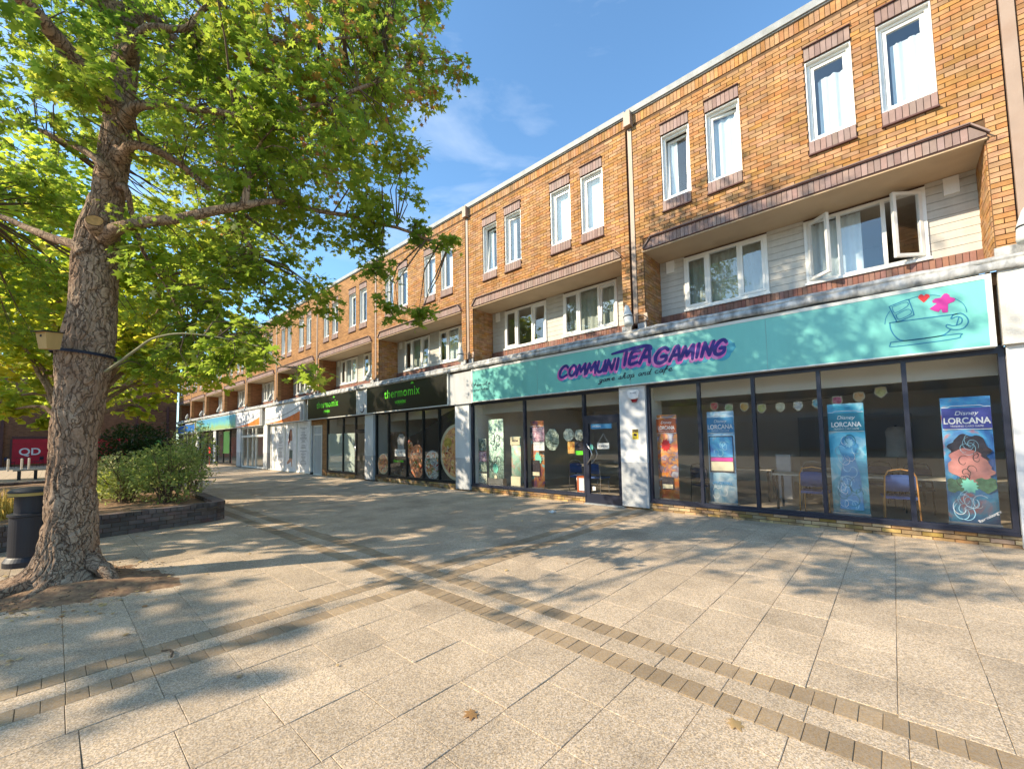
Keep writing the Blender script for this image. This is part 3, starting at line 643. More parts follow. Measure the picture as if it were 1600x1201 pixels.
        if style == 0: cm = curtain_mesh(.08, w_-.06, .03, h_-.12, 'curtain', seed=sd_)
        elif style == 1: cm = curtain_mesh(.06, w_*.45, .03, h_-.1, 'curtain', seed=sd_)
        elif style == 2: cm = curtain_mesh(w_*.25, w_-.05, .03, h_-.28, 'curtain', seed=sd_)
        else: cm = curtain_mesh(.05, w_-.05, .03, h_-.03, 'curtain', n=2, amp=.0, seed=sd_)
        obj('curtain', cm, W_, (0, .17, 0))
    # three light windows in the recess
    for wi, (a, b) in enumerate(wins):
        w_ = b-a; h_ = 1.22; m1, m2 = w_*.315, w_*.68
        def mk():
            q = MB(); frame(q, 0, w_, 0, h_, 0, .09, .055, .06); q.box(m1-.03, m1+.03, .002, .088, .06, h_-.055); q.box(m2-.03, m2+.03, .002, .088, .06, h_-.055)
            q.box(-.02, w_+.02, -.05, .0, -.03, .012); return q.mesh('window', 'upvc')
        W_ = obj('window', cached(('rw', round(w_, 2)), mk), T, (a+dx, YR-.035, 4.445))
        openr = (k == 0 and wi == 1)
        for j, (u, v) in enumerate(((.055, m1-.03), (m1+.03, m2-.03), (m2+.03, w_-.055))):
            sw = v-u; sh = h_-.115
            if j == 1:
                obj('pane', cached(('rp', round(sw, 3)), lambda: MB().box(0, sw, .03, .036, 0, sh).mesh('pane', 'glass')), W_, (u, 0, .06)); continue
            hinge_r = (j == 2)
            def mks():
                q = MB(); q.cur = 0; x0_ = -sw if hinge_r else 0; frame(q, x0_, x0_+sw, 0, sh, -.012, .045, .05); q.cur = 1; q.box(x0_+.05, x0_+sw-.05, .012, .018, .05, sh-.05); return q
            Sx = obj('sash', cached(('rs', round(sw, 3), hinge_r), lambda: mks().mesh('sash', ['upvc', 'glass'])), W_, (v if hinge_r else u, -.002, .06))
            if openr: Sx.rotation_euler = (0, 0, R(38) if hinge_r else R(-42))
            elif random.random() < .5 or k == -1: Sx.rotation_euler = (0, 0, 0) if (k == 0 or j == 0) else (R(-5), 0, 0)
        if not (k == -1 and wi == 0):
            obj('curtain', curtain_mesh(.05, w_-.05 if not openr else w_*.5, .05, h_-.02, 'curtain_g' if (k+wi) % 2 == 0 else 'curtain', n=50, seed=k*3+wi), W_, (0, .22, 0))
    # rooms behind the glass
    rm = MB()
    for (xa, xb, ya, yb, za, zb) in ((BL+.05, BR-.05, Y0+.22, 12.2, 6.15, 8.75), (RX0+.02, RX1-.02, YR+.14, 12.2, 4.15, 5.70)):
        xa += dx; xb += dx
        rm.quad((xa, yb, za), (xb, yb, za), (xb, yb, zb), (xa, yb, zb)); rm.quad((xa, ya, za), (xb, ya, za), (xb, yb, za), (xa, yb, za)); rm.quad((xa, ya, zb), (xa, yb, zb), (xb, yb, zb), (xb, ya, zb))
        rm.quad((xa, ya, za), (xa, yb, za), (xa, yb, zb), (xa, ya, zb)); rm.quad((xb, ya, za), (xb, ya, zb), (xb, yb, zb), (xb, yb, za))
    obj('room', rm.mesh('room', 'room'), T)
    rf = MB().box(BL+dx-.16, BR+dx, Y0+.205, 17, 8.76, 9.02).box(BL+dx-.16, BR+dx, 16.8, 17, .02, 8.75)
    obj('roof', rf.mesh('roof', 'coping'), T)
    obj('coping', MB().box(BL+dx-.10, BR+dx+.02, Y0-.06, Y0+.3, 9.045, 9.18).box(BL+dx-.02, BR+dx+.0, Y0-.03, Y0+.2, 9.02, 9.044).mesh('coping', 'coping'), T)
    # downpipe in the joint left of the unit
    dp = MB().box(BL+dx-.10, BL+dx-.005, Y0-.02, Y0+.06, 4.15, 8.72)
    obj('downpipe', dp.mesh('downpipe', 'pipe'), T)
    obj('joint_wall', MB().box(BL+dx-.16, BL+dx-.001, Y0+.07, Y0+.3, 4.12, 9.02).mesh('joint_wall', 'purple_dark'), T)
    if k > -9:
        obj('hopper_head', MB().prism([(BL+dx-.13, 8.74), (BL+dx+.03, 8.74), (BL+dx+.03, 9.08), (BL+dx-.13, 9.08)], Y0-.14, Y0+.02).mesh('hopper_head', 'pipe'), T)
# sliver of the next unit on the right, beyond the downpipe
T = thing('maisonette_unit', 'strip of orange brick unit beyond the broad tan downpipe at the right edge', 'maisonette', (2.6, Y0, 3.9), FRG)
jb = MB()
for (a, b, z0, z1) in layout(1.575, 2.2, 4.005, 8.76, [], 0): jb.box(a, b, Y0+random.uniform(-.003, .003), Y0+.03, z0, z1)
stuff(obj('bricks', jb.mesh('bricks', 'brick_i'), T))
obj('wall', MB().box(1.57, 3.2, Y0+.012, Y0+.2, 4.12, 9.02).mesh('wall', 'mortar'), T)
obj('downpipe', MB().box(1.425, 1.56, Y0-.02, Y0+.06, 4.17, 8.9).mesh('downpipe', 'pipe'), T)
obj('joint_wall', MB().box(1.411, 1.569, Y0+.07, Y0+.3, 4.12, 9.02).mesh('joint_wall', 'purple_dark'), T)
obj('coping', MB().box(1.44, 3.2, Y0-.06, Y0+.3, 9.045, 9.18).mesh('coping', 'coping'), T)

# lead covered ledge over the shop signs (one continuous run, wavy dressed edge)
LX0, LX1 = -55.3, 2.6
lb = MB(); n_ = 560; prof = [(9.66, 4.20), (8.83, 4.03), (8.64, 3.97), (8.595, 3.945), (8.585, 3.91), (8.605, 3.895), (8.575, 3.885), (8.562, 3.775), (8.60, 3.765)]
np_ = len(prof)
for i in range(n_+1):
    x = LX0+(LX1-LX0)*i/n_
    for j, (y, z) in enumerate(prof):
        a = .0 if j in (0,) else .012
        q = noise.noise(Vector((x*1.7, j*.8, 0)))*a*1.8+noise.noise(Vector((x*6, j*1.3, 3)))*a
        if j >= 1: lb.v.append((x, y-abs(q)*.8, z+q))
        else: lb.v.append((x, y, z))
for i in range(n_):
    for j in range(np_-1):
        b = i*np_+j; lb.f.append((b, b+1, b+np_+1, b+np_)); lb.mi.append(0)
tag(obj('lead_ledge', lb.mesh('lead_ledge', 'lead', True)), 'grey lead covered ledge running above all the shop signs', 'ledge')
led = MB().box(LX0, LX1, 8.70, 9.66, 3.6, 3.78); led.box(LX0, LX1, 8.80, 8.98, 2.79, 3.6)
tag(obj('fascia_beam', led.mesh('fascia_beam', 'mortar')), 'concrete beam hidden behind the row of shop signs', 'beam')

fl_ = 0
for k in range(0, -10, -1):
    for a_, b_ in ((BL-.0, RX0+.02), (RX1-.02, BR+(.9 if k == 0 else .0))):
        obj('pilaster_flashing', MB().prism([(a_+PITCH*k, 3.98), (b_+PITCH*k, 3.98), (b_+PITCH*k, 4.135), (a_+PITCH*k, 4.12)], 8.755, 8.795).mesh('pilaster_flashing', 'lead'), bpy.data.objects['lead_ledge'])
# conical lamps on brackets at each joint
lampmesh = MB().lathe([(.001, .25), (.03, .245), (.055, .20), (.075, .12), (.095, .02), (.10, 0), (.10, -.02), (.092, -.03), (.092, -.04), (.10, -.05), (.102, -.19), (.09, -.235), (.06, -.24), (.001, -.235)], (0, 0, 0), 24).mesh('lamp_housing', 'lampgrey', True)
ringm = MB().lathe([(.101, -.045), (.106, -.045), (.106, -.025), (.101, -.025)], (0, 0, 0), 24).mesh('clamp_ring', 'rubber', True)
armm = MB().tube([(.0, .0, -.03), (.16, .05, -.02), (.30, .16, -.05), (.30, .26, -.05)], .012, 8).box(.26, .34, .25, .28, -.14, .04).mesh('bracket', 'pipe')
LAMPWORDS = ['at the white right pillar of the teal shop', 'above the teal sign left of the double casement windows', 'at the left end of the teal sign', 'between the two black and green signs', 'at the left end of the narrower black sign', 'between the two orange swoosh signs', 'at the right end of the blue green banner sign', 'above the middle of the blue green banner sign', 'at the left end of the blue green banner sign', 'above the blue signs', 'at the far end above the blue signs']
for i in range(0, 10):
    X = 1.47-PITCH*i
    L_ = thing('wall_lamp', 'grey cone lamp '+LAMPWORDS[i], 'lamp', (X-.02, Y0-.28, 4.28), 'cone lamps along the ledge')
    for nm, me in (('housing', lampmesh), ('clamp_ring', ringm), ('bracket', armm)):
        o = bpy.data.objects.new(nm, me); COL.objects.link(o); o.parent = L_
    L_.rotation_euler = (R(-6), R(-8 if i else 4), 0)
    if i > 2: L_.rotation_euler = (R(-10), R(28), 0)

# ------------------------------------------------------------------ shopfronts
YG = 8.80
def shopwin(T, xs, z0=.25, z1=2.66, mat='navy', fw=.06, glass='shopglass', top=.11, panes=True):
    f_ = MB(); a, b = xs[0], xs[-1]
    f_.box(a-fw/2, b+fw/2, YG-.02, YG+.08, z0-.075, z0); f_.box(a-fw/2, b+fw/2, YG-.045, YG+.0, z0-.085, z0-.045)
    f_.box(a-fw/2, b+fw/2, YG-.02, YG+.08, z1, z1+top)
    for x in xs: f_.box(x-fw/2, x+fw/2, YG-.018, YG+.078, z0+.0005, z1-.0005)
    W_ = obj('window_frame', f_.mesh('window_frame', mat), T)
    if panes:
        for i in range(len(xs)-1): obj('pane', MB().box(xs[i]+fw/2, xs[i+1]-fw/2, YG+.026, YG+.034, z0, z1).mesh('pane', glass), W_)
    return W_
def plinth(T, x0, x1, top=.175, near=True):
    P2 = obj('plinth', MB().box(x0, x1, YG-.005, YG+.2, -.02, top-.004).mesh('plinth', 'mortar'), T)
    nrow = 3; h_ = (top+.02)/nrow; jb = MB()
    for r_ in range(nrow):
        x = x0-(.1125 if r_ % 2 else 0)
        while x < x1-.02:
            a, b = max(x, x0), min(x+.225, x1)
            if b-a > .04:
                z = -.02+r_*h_
                if near and r_ > 0:
                    w_ = round(b-a-.01, 3)
                    obj('brick', cached(('pb', w_), lambda: MB().box(-w_/2, w_/2, 0, .03, -.026, .026).mesh('brick', 'plinth_brick')), P2, ((a+b)/2, YG-.02+random.uniform(-.003, .003), z+h_/2), (0, random.gauss(0, .006), random.gauss(0, .008)))
                else: jb.box(a+.005, b-.005, YG-.02+random.uniform(-.003, .003), YG+.01, z+.005, z+h_-.005)
            x += .225
    if jb.f: stuff(obj('bricks', jb.mesh('bricks', 'plinth_brick_i'), P2))
def pillar(T, x0, x1, z1=2.72, split=1.02):
    p = MB(); p.box(x0, x1, YG-.09, YG+.1, split+.003, z1); A = obj('pillar', p.mesh('pillar', 'render'), T)
    obj('lower_panel', MB().box(x0, x1, YG-.088, YG+.1, .05, split).mesh('lower_panel', 'render_low'), A)
def room(T, x0, x1, depth=6.5, zc=2.72, wall='wall_shop', floor='floor_shop'):
    q = MB(); y0, y1 = YG+.12, YG+depth
    q.quad((x0, y1, .05), (x1, y1, .05), (x1, y1, zc), (x0, y1, zc)); q.quad((x0, y0, .05), (x0, y1, .05), (x0, y1, zc), (x0, y0, zc)); q.quad((x1, y0, .05), (x1, y0, zc), (x1, y1, zc), (x1, y1, .05))
    obj('interior_wall', q.mesh('interior_wall', wall), T)
    obj('ceiling', MB().box(x0, x1, y0, y1, zc, zc+.03).box(x0, x1, y0+.35, y0+.5, zc-.32, zc-.001).mesh('ceiling', 'ceil_shop'), T)
    obj('interior_floor', MB().box(x0, x1, YG+.05, y1, .02, .05).mesh('interior_floor', floor), T)
def signboard(T, x0, x1, z0, z1, face, trim='signframe', y=8.60, fw=.06, trimb=.02):
    A = obj('sign_board', MB().box(x0+fw, x1-fw, y+.008, y+.06, z0+trimb, z1-fw).mesh('sign_board', face), T)
    t = MB(); t.box(x0, x0+fw, y, y+.18, z0, z1); t.box(x1-fw, x1, y, y+.18, z0, z1); t.box(x0+fw, x1-fw, y+.001, y+.18, z1-fw, z1); t.box(x0+fw, x1-fw, y+.001, y+.18, z0, z0+trimb)
    obj('sign_trim', t.mesh('sign_trim', trim), A); return A

# teal game shop ------------------------------------------------------------------
T = thing('shopfront', 'teal signed game shop and cafe front with dark navy window frames', 'shopfront', (-4.3, YG, 0), 'shopfronts under the brick terrace')
SG = signboard(T, -9.50, 1.11, 2.735, 3.745, 'teal')
SY = 8.60+.008-.003
G1 = {'C': [[(.95, .80), (.72, 1), (.38, .92), (.08, .55), (.12, .15), (.45, 0), (.92, .18)]],
      'O': [[(.5, 1), (.12, .72), (.08, .25), (.42, 0), (.82, .2), (.92, .7), (.6, 1), (.42, .98)]],
      'M': [[(.0, .0), (.18, .95)], [(.18, .95), (.45, .25)], [(.45, .25), (.82, 1)], [(.82, 1), (.95, -.05)]],
      'U': [[(.08, 1), (.02, .3), (.28, 0), (.68, .12), (.85, .5), (.92, 1)], [(.9, .9), (.92, .0)]],
      'N': [[(.05, 0), (.15, 1)], [(.15, 1), (.75, .05)], [(.75, .05), (.95, 1.02)]],
      'I': [[(.45, 1), (.4, 0)]], 'T': [[(.45, 1.1), (.4, .02)]],
      'E': [[(.9, .95), (.2, .9), (.1, .05), (.85, .1)], [(.12, .5), (.7, .55)]],
      'A': [[(.0, .0), (.45, 1.0), (.7, .95), (.95, -.02)], [(.2, .4), (.85, .42)]],
      'G': [[(.95, .82), (.7, 1), (.35, .9), (.06, .5), (.14, .12), (.5, 0), (.88, .15), (.9, .45)], [(.9, .45), (.5, .42)]]}
def brush(word, x, z, cw, ch, wid, y, mat, parent, sh=.22, dxz=(0, 0), gaps=.12):
    mb = MB()
    for ch_ in word:
        if ch_ == ' ': x += cw*.5; continue
        cwid = cw*(.45 if ch_ in 'IT' else 1.15 if ch_ == 'M' else .95)
        for st in G1[ch_]:
            P = [(x+p[0]*cwid+p[1]*ch*sh+dxz[0], z+p[1]*ch+dxz[1]) for p in st]
            ribbon(P, [wid*.85, wid, wid*.8], y, smooth=4 if len(P) > 2 else 2, mb=mb)
        x += cwid+cw*gaps
    for i, v in enumerate(mb.v): mb.v[i] = (v[0], v[1]-(i % 7)*.00002, v[2])
    return obj('lettering', mb.mesh('lettering', mat), parent)
for (wd, x, z, cw, ch, wid) in (('C', -6.2, 3.12, .27, .28, .075), ('OMMUNI', -5.9, 3.13, .222, .25, .074), ('TEA', -4.43, 3.20, .25, .29, .085), ('G', -3.70, 3.14, .29, .31, .082), ('AMING', -3.36, 3.15, .215, .27, .076)):
    brush(wd, x, z, cw, ch, wid*1.8, SY-.0005, 'ink_blue', SG, dxz=(.06, -.07))
    brush(wd, x, z, cw, ch, wid*1.75, SY-.0018, 'ink_pink', SG, dxz=(-.02, -.03))
    brush(wd, x, z, cw, ch, wid, SY-.003, 'ink_navy', SG)
obj('lettering', ribbon([(-4.68, 3.50), (-4.4, 3.53), (-4.0, 3.56), (-3.78, 3.54), (-3.74, 3.47)], [.05, .075, .08, .07, .05], SY-.0035, smooth=5).mesh('lettering', 'ink_navy'), SG)
obj('sign_splash', MB().quad(*[(x, SY-.0003, z) for x, z in [(-2.6, 3.12), (-2.35, 3.10), (-2.17, 3.15), (-2.10, 3.24), (-2.12, 3.33), (-2.24, 3.37), (-2.45, 3.36)]]).mesh('sign_splash', 'ink_blue'), SG)
CS = {'g': [[(.75, .85), (.35, 1), (.1, .55), (.35, .1), (.7, .5), (.8, .95), (.7, -.3), (.35, -.75), (.0, -.5), (.9, .2)]],
      'a': [[(.75, .85), (.35, 1), (.1, .5), (.35, .05), (.7, .5), (.8, .95), (.78, .2), (1, .1)]],
      'm': [[(.0, .8), (.12, 1), (.12, .0)], [(.12, .3), (.35, 1), (.45, .7), (.42, 0)], [(.42, .3), (.68, 1), (.8, .7), (.78, .15), (1, .15)]],
      'e': [[(.0, .4), (.6, .55), (.6, .95), (.3, .95), (.1, .45), (.4, .02), (.95, .25)]],
      's': [[(.0, .1), (.45, 1.05), (.6, .5), (.5, .05), (.15, .1)], [(.5, .05), (.95, .2)]],
      'h': [[(.1, .1), (.5, 1.6), (.3, 2.0), (.15, 1.2), (.1, .0)], [(.12, .4), (.45, 1), (.6, .7), (.55, .1), (.95, .15)]],
      'o': [[(.5, 1), (.1, .6), (.25, .05), (.65, .15), (.75, .7), (.5, 1), (1, .85)]],
      'p': [[(.2, 1), (.1, -.9)], [(.18, .6), (.5, 1.05), (.8, .6), (.5, .05), (.2, .2)], [(.5, .05), (1, .2)]],
      'n': [[(.05, .8), (.15, 1), (.12, 0)], [(.14, .4), (.5, 1), (.65, .7), (.62, .1), (.95, .15)]],
      'd': [[(.65, .85), (.3, 1), (.08, .5), (.3, .05), (.65, .5), (.85, 2.0), (.72, .2), (1, .1)]],
      'c': [[(.75, .8), (.4, 1.0), (.1, .5), (.4, .02), (.95, .25)]],
      'f': [[(.1, .1), (.6, 1.5), (.5, 2.0), (.3, 1.2), (.15, -.8)], [(-.1, .85), (.9, 1.05)]],
      'l': [[(.0, .2), (.6, 1.6), (.45, 2.0), (.25, 1.1), (.3, .1), (.7, .15)]],
      'w': [[(.05, 1), (.12, .1), (.45, .5), (.48, .9), (.5, .1), (.9, .5), (.9, 1), (1.05, .85)]], ' ': []}
def script(s, x, z, cw, xh, wid, rise=0., sh=.35):
    mb = MB(); x0 = x
    for c in s:
        for st in CS[c]:
            ribbon([(x+p[0]*cw+p[1]*xh*sh, z+(x-x0)*rise+p[1]*xh) for p in st], [wid*.7, wid*1.2, wid*.8], SY-.001, smooth=5, mb=mb)
        x += cw*(.8 if c == ' ' else 1.3 if c in 'mw' else 1.02)
    return obj('lettering', mb.mesh('lettering', 'ink_dark'), SG)
script('game shop and cafe', -5.05, 2.885, .097, .062, .016, .035)
script('female', -9.40, 3.20, .115, .055, .013, .02); script('owned', -9.38, 3.06, .12, .055, .013, .02)
for sx_ in (-6.9, -4.25, -1.6): obj('panel_joint', MB().box(sx_-.0015, sx_+.0015, SY-.0002, SY+.004, 2.76, 3.68).mesh('panel_joint', 'ink_grey'), SG)
# tea cup emblem
em = MB()
for L_, wd in (([(.053, 3.27), (.775, 3.254)], .014), ([(.053, 3.27), (.061, 3.162), (.109, 3.039), (.201, 2.966), (.514, 2.966), (.626, 2.985), (.691, 3.048)], .014), ([(.05, 2.966), (.412, 2.966), (.771, 2.969), (.776, 2.937), (.743, 2.907), (.408, 2.894), (.06, 2.896), (.04, 2.93), (.05, 2.966)], .012),
               ([(.72, 3.245), (.799, 3.256), (.854, 3.184), (.861, 3.106), (.81, 3.036), (.715, 3.036), (.649, 3.085), (.659, 3.122), (.718, 3.092), (.791, 3.11), (.806, 3.177), (.761, 3.218), (.70, 3.195), (.72, 3.245)], .013), ([(.777, 3.201), (.747, 3.09)], .012),
               ([(.06, 3.521), (.261, 3.58), (.286, 3.548), (.323, 3.353), (.306, 3.327), (.149, 3.266), (.124, 3.301), (.06, 3.521)], .013), ([(.093, 3.506), (.246, 3.546), (.264, 3.486), (.121, 3.408), (.093, 3.506)], .009), ([(.13, 3.376), (.267, 3.436), (.295, 3.359), (.159, 3.301), (.13, 3.376)], .009),
               ([(-.004, 3.259), (.015, 3.362), (.062, 3.448)], .008), ([(.274, 3.577), (.329, 3.594), (.382, 3.599)], .008), ([(.497, 3.589), (.55, 3.58), (.609, 3.554)], .008), ([(.74, 3.493), (.819, 3.403), (.85, 3.325), (.858, 3.26)], .008)):
    ribbon(L_, wd, SY-.001, smooth=0 if len(L_) == 2 else 3, mb=em)
obj('cup_emblem', em.mesh('cup_emblem', 'ink_cup'), SG)
obj('heart_emblem', MB().quad(*[(x, SY-.002, z) for x, z in [(.438, 3.493), (.383, 3.575), (.388, 3.605), (.408, 3.625), (.427, 3.621), (.446, 3.595), (.46, 3.613), (.478, 3.615), (.5, 3.6), (.504, 3.565)]]).mesh('heart_emblem', 'ink_red'), SG)
obj('meeple_emblem', MB().quad(*[(x, SY-.002, z) for x, z in [(.634, 3.555), (.655, 3.575), (.68, 3.573), (.702, 3.545), (.706, 3.515), (.752, 3.485), (.758, 3.455), (.74, 3.436), (.683, 3.417), (.680, 3.36), (.676, 3.301), (.65, 3.297), (.62, 3.306), (.611, 3.362), (.583, 3.321), (.54, 3.345), (.491, 3.389), (.565, 3.445), (.57, 3.455), (.53, 3.47), (.526, 3.5), (.555, 3.525), (.615, 3.524)]]).mesh('meeple_emblem', 'ink_magenta'), SG)
shopwin(T, [-9.70, -7.55, -5.62]); shopwin(T, [-3.94, -2.88, -1.90, -.90, .17, 1.16])
plinth(T, -9.73, -5.6); plinth(T, -4.6, 1.30)
pillar(T, -10.41, -9.74); pillar(T, -4.60, -3.98); 
obj('edge_pillar', MB().box(1.20, 2.3, YG-.09, YG+.3, 1.053, 2.745).mesh('edge_pillar', 'render'), T); obj('edge_pillar_lower', MB().box(1.20, 2.3, YG-.088, YG+.3, .02, 1.05).mesh('edge_pillar_lower', 'render'), T)
obj('end_panel', MB().box(1.17, 2.3, 8.62, 8.78, 2.75, 3.78).mesh('end_panel', 'render_tex'), T)
obj('end_panel', MB().box(-10.55, -9.505, 8.64, 8.78, 2.72, 3.72).mesh('end_panel', 'render_low'), T)
# door
D = obj('door', (lambda q: (frame(q, -5.585, -4.605, .03, 2.03, YG-.03, YG+.05, .10, .22), q.box(-5.62, -5.586, YG-.035, YG+.09, .0, 2.66), q.box(-4.604, -4.60, YG-.035, YG+.09, .0, 2.66), q.box(-5.585, -4.605, YG-.033, YG+.08, 2.03, 2.13), q.box(-5.585, -4.605, YG-.033, YG+.08, 2.66, 2.77), q)[-1])(MB()).mesh('door', 'navy'), T)
obj('pane', MB().box(-5.485, -4.705, YG+.0, YG+.008, .25, 1.93).mesh('pane', 'shopglass'), D); obj('pane', MB().box(-5.585, -4.605, YG+.02, YG+.028, 2.13, 2.66).mesh('pane', 'shopglass'), D)
for yy in (-.03, .07):
    hp = [(-5.54, YG+yy*.5, .94), (-5.51, YG+yy*1.6-.01, .98), (-5.40, YG+yy*2-.03, 1.10), (-5.36, YG+yy*2-.03, 1.20), (-5.40, YG+yy*2-.03, 1.30), (-5.51, YG+yy*1.6-.01, 1.42), (-5.54, YG+yy*.5, 1.46)]
    if yy > 0: hp = [(p[0], YG+.05+abs(p[1]-YG), p[2]) for p in hp]
    obj('handle', MB().tube(hp, .013, 8).mesh('handle', 'metal', True), D)
obj('threshold', MB().box(-5.6, -4.55, YG-.12, YG+.05, .003, .028).mesh('threshold', 'coping'), D)
room(T, -9.7, 2.2, 7.2)
obj('partition', MB().box(-4.55, -4.02, YG+.12, YG+.9, .05, 2.7).mesh('partition', 'wall_shop'), T)
obj('inner_door', MB().box(-2.2, -1.2, YG+7.0, YG+7.15, .05, 2.1).box(-.6, .4, YG+7.0, YG+7.15, .05, 2.1).mesh('inner_door', 'room'), T)
# alarm box, yellow notice
A = thing('alarm_box', 'white alarm box with dark red lens on the pillar right of the door', 'alarm', (-4.22, YG-.1, 2.5))
obj('casing', MB().prism([(-4.33, 2.63), (-4.36, 2.60), (-4.33, 2.47), (-4.27, 2.43), (-4.16, 2.43), (-4.10, 2.47), (-4.07, 2.60), (-4.10, 2.63)][::-1], YG-.17, YG-.092).mesh('casing', 'alarm'), A)
obj('lens', MB().prism([(-4.29, 2.428), (-4.25, 2.36), (-4.18, 2.36), (-4.14, 2.428)][::-1], YG-.15, YG-.092).mesh('lens', 'alarm_red'), A)
text('ALARM', -4.215, YG-.1715, 2.55, .045, 'ink_grey', A, align='CENTER')
N_ = thing('warning_notice', 'small yellow and black camera notice on the pillar right of the door', 'notice', (-4.24, YG-.1, 1.64))
obj('plate', MB().box(-4.30, -4.16, YG-.098, YG-.0905, 1.54, 1.76).mesh('plate', 'yellow'), N_); obj('header', MB().box(-4.295, -4.165, YG-.1, YG-.0985, 1.69, 1.755).mesh('header', 'ink_dark'), N_)
text('CCTV', -4.23, YG-.1005, 1.70, .045, 'yellow', N_, align='CENTER'); text('IN USE', -4.23, YG-.099, 1.56, .032, 'ink_dark', N_, align='CENTER')
obj('camera_mark', MB().quad(*[(x, YG-.0992, z) for x, z in ((-4.275, 1.62), (-4.2, 1.605), (-4.19, 1.655), (-4.265, 1.67))]).mesh('camera_mark', 'ink_dark'), N_)

# banners behind the glass: a printed face with a swirling abstract print, title lettering, a stand
def printmat(name, c0, c1, c2, scale=3., dist=3., seed=0., ac=None):
    m, n, l, b = newmat(name); geo = n.new('ShaderNodeNewGeometry'); mp = n.new('ShaderNodeMapping'); mp.inputs['Location'].default_value = (seed, seed, seed*.7); l.new(geo.outputs['Position'], mp.inputs[0])
    nz = n.new('ShaderNodeTexNoise'); nz.inputs['Scale'].default_value = scale; nz.inputs['Detail'].default_value = 5; nz.inputs['Distortion'].default_value = dist; l.new(mp.outputs[0], nz.inputs[0])
    r_ = n.new('ShaderNodeValToRGB'); e = r_.color_ramp.elements; e[0].position = .32; e[0].color = rgb(c0); e[1].position = .68; e[1].color = rgb(c2); q = e.new(.5); q.color = rgb(c1)
    if ac: q = e.new(.58); q.color = rgb(ac)
    l.new(nz.outputs[0], r_.inputs[0]); l.new(r_.outputs[0], b.inputs['Base Color']); b.inputs['Roughness'].default_value = .45; return m
def banner(x0, x1, z0, z1, y, label, art, band=None, title=True, tz=None, bandmat='ink_navy', tcol='ink_white', curve=.03, extras=None):
    B_ = thing('banner', label, 'banner', ((x0+x1)/2, y, z0), 'printed banners in the teal shop windows')
    n_ = 10; b = MB()
    for i in range(n_+1):
        u = i/n_; x = x0+(x1-x0)*u; yy = y-curve*math.sin(math.pi*u)
        for z in (z0, z1): b.v += [(x, yy, z), (x, yy+.004, z)]
    for i in range(n_):
        o_ = 4*i; b.f += [(o_, o_+4, o_+6, o_+2), (o_+1, o_+3, o_+7, o_+5), (o_+2, o_+6, o_+7, o_+3), (o_, o_+1, o_+5, o_+4)]; b.mi += [0]*4
    F_ = obj('printed_face', b.mesh('printed_face', art, True), B_)
    obj('base', MB().box(x0-.01, x1+.01, y-.06, y+.10, .05, z0).mesh('base', 'metal'), B_)
    obj('pole', MB().box((x0+x1)/2-.008, (x0+x1)/2+.008, y+.02, y+.035, z0, z1).mesh('pole', 'metal'), B_)
    yt = y-curve-.006
    if title:
        tz = tz or z1-.42; obj('title_band', MB().box(x0+.005, x1-.005, yt, yt+.003, tz-.05, tz+.25).mesh('title_band', bandmat), F_)
        c = (x0+x1)/2
        text('Disney', c, yt-.003, tz+.145, .085, tcol, F_, align='CENTER', shear=.25); text('LORCANA', c, yt-.003, tz+.02, .125 if x1-x0 > .48 else .11, tcol, F_, align='CENTER', bold=.003, sx=min(1, (x1-x0)/.52)*.82)
        text('TRADING CARD GAME', c, yt-.003, tz-.03, .038, tcol, F_, align='CENTER', sx=.85)
        ln = MB()
        for dz in (-.062, .262): ribbon([(x0+.01, tz+dz), (x0+.07, tz+dz), (x0+.1, tz+dz+(.02 if dz > 0 else 0)), (x1-.1, tz+dz+(.02 if dz > 0 else 0)), (x1-.07, tz+dz), (x1-.01, tz+dz)], .008, yt-.001, mb=ln)
        obj('title_line', ln.mesh('title_line', tcol), F_)
    if extras: extras(F_, x0, x1, z0, z1, yt)
    return B_
def swirls(F_, x0, x1, z0, z1, yt, mat='ink_white', n=4, lo=.0, hi=.4, seed=1, w=.008):
    rr_ = random.Random(seed); mb = MB(); W2 = x1-x0; H = z1-z0
    for i in range(n):
        cx, cz = x0+W2*rr_.uniform(.25, .75), z0+H*rr_.uniform(lo, hi); r0 = W2*rr_.uniform(.12, .24); a0 = rr_.uniform(0, 6)
        pts = [(min(x1-.02, max(x0+.02, cx+r0*(1-t*.7)*math.cos(a0+t*5))), cz+r0*(1-t*.6)*1.3*math.sin(a0+t*5)) for t in np.linspace(0, 1, 16)]
        ribbon(pts, [w*.4, w, w*.4], yt-.001, mb=mb)
    return obj('swirl_print', mb.mesh('swirl_print', mat), F_)
def leafprint(F_, cx, cz, r, yt, mat, ang=0.):
    pts = []
    for i in range(22):
        a = 2*math.pi*i/22; rad = r*(1 if i % 2 else .72)*(1-.25*abs(math.cos(a))); pts.append((cx+rad*math.cos(a+ang), yt-.0015, cz+rad*math.sin(a+ang)))
    return obj('leaf_print', MB().quad(*pts).mesh('leaf_print', mat), F_)
A1 = printmat('banner art red', (.68, .05, .04), (.75, .32, .08), (.62, .64, .70), 2.2, 2.5, 1., (.25, .18, .25))
A2 = printmat('banner art ice', (.16, .40, .66), (.42, .64, .80), (.76, .86, .92), 2.5, 2.5, 4.)
A3 = printmat('banner art sea', (.04, .34, .52), (.14, .56, .74), (.66, .82, .88), 2.2, 2.2, 7.)
A4 = printmat('banner art night', (.03, .10, .34), (.06, .26, .54), (.5, .22, .26), 1.8, 2.2, 11., (.08, .36, .6))
A5 = printmat('banner art green', (.08, .14, .12), (.42, .66, .54), (.78, .88, .82), 5, 3.5, 15.)
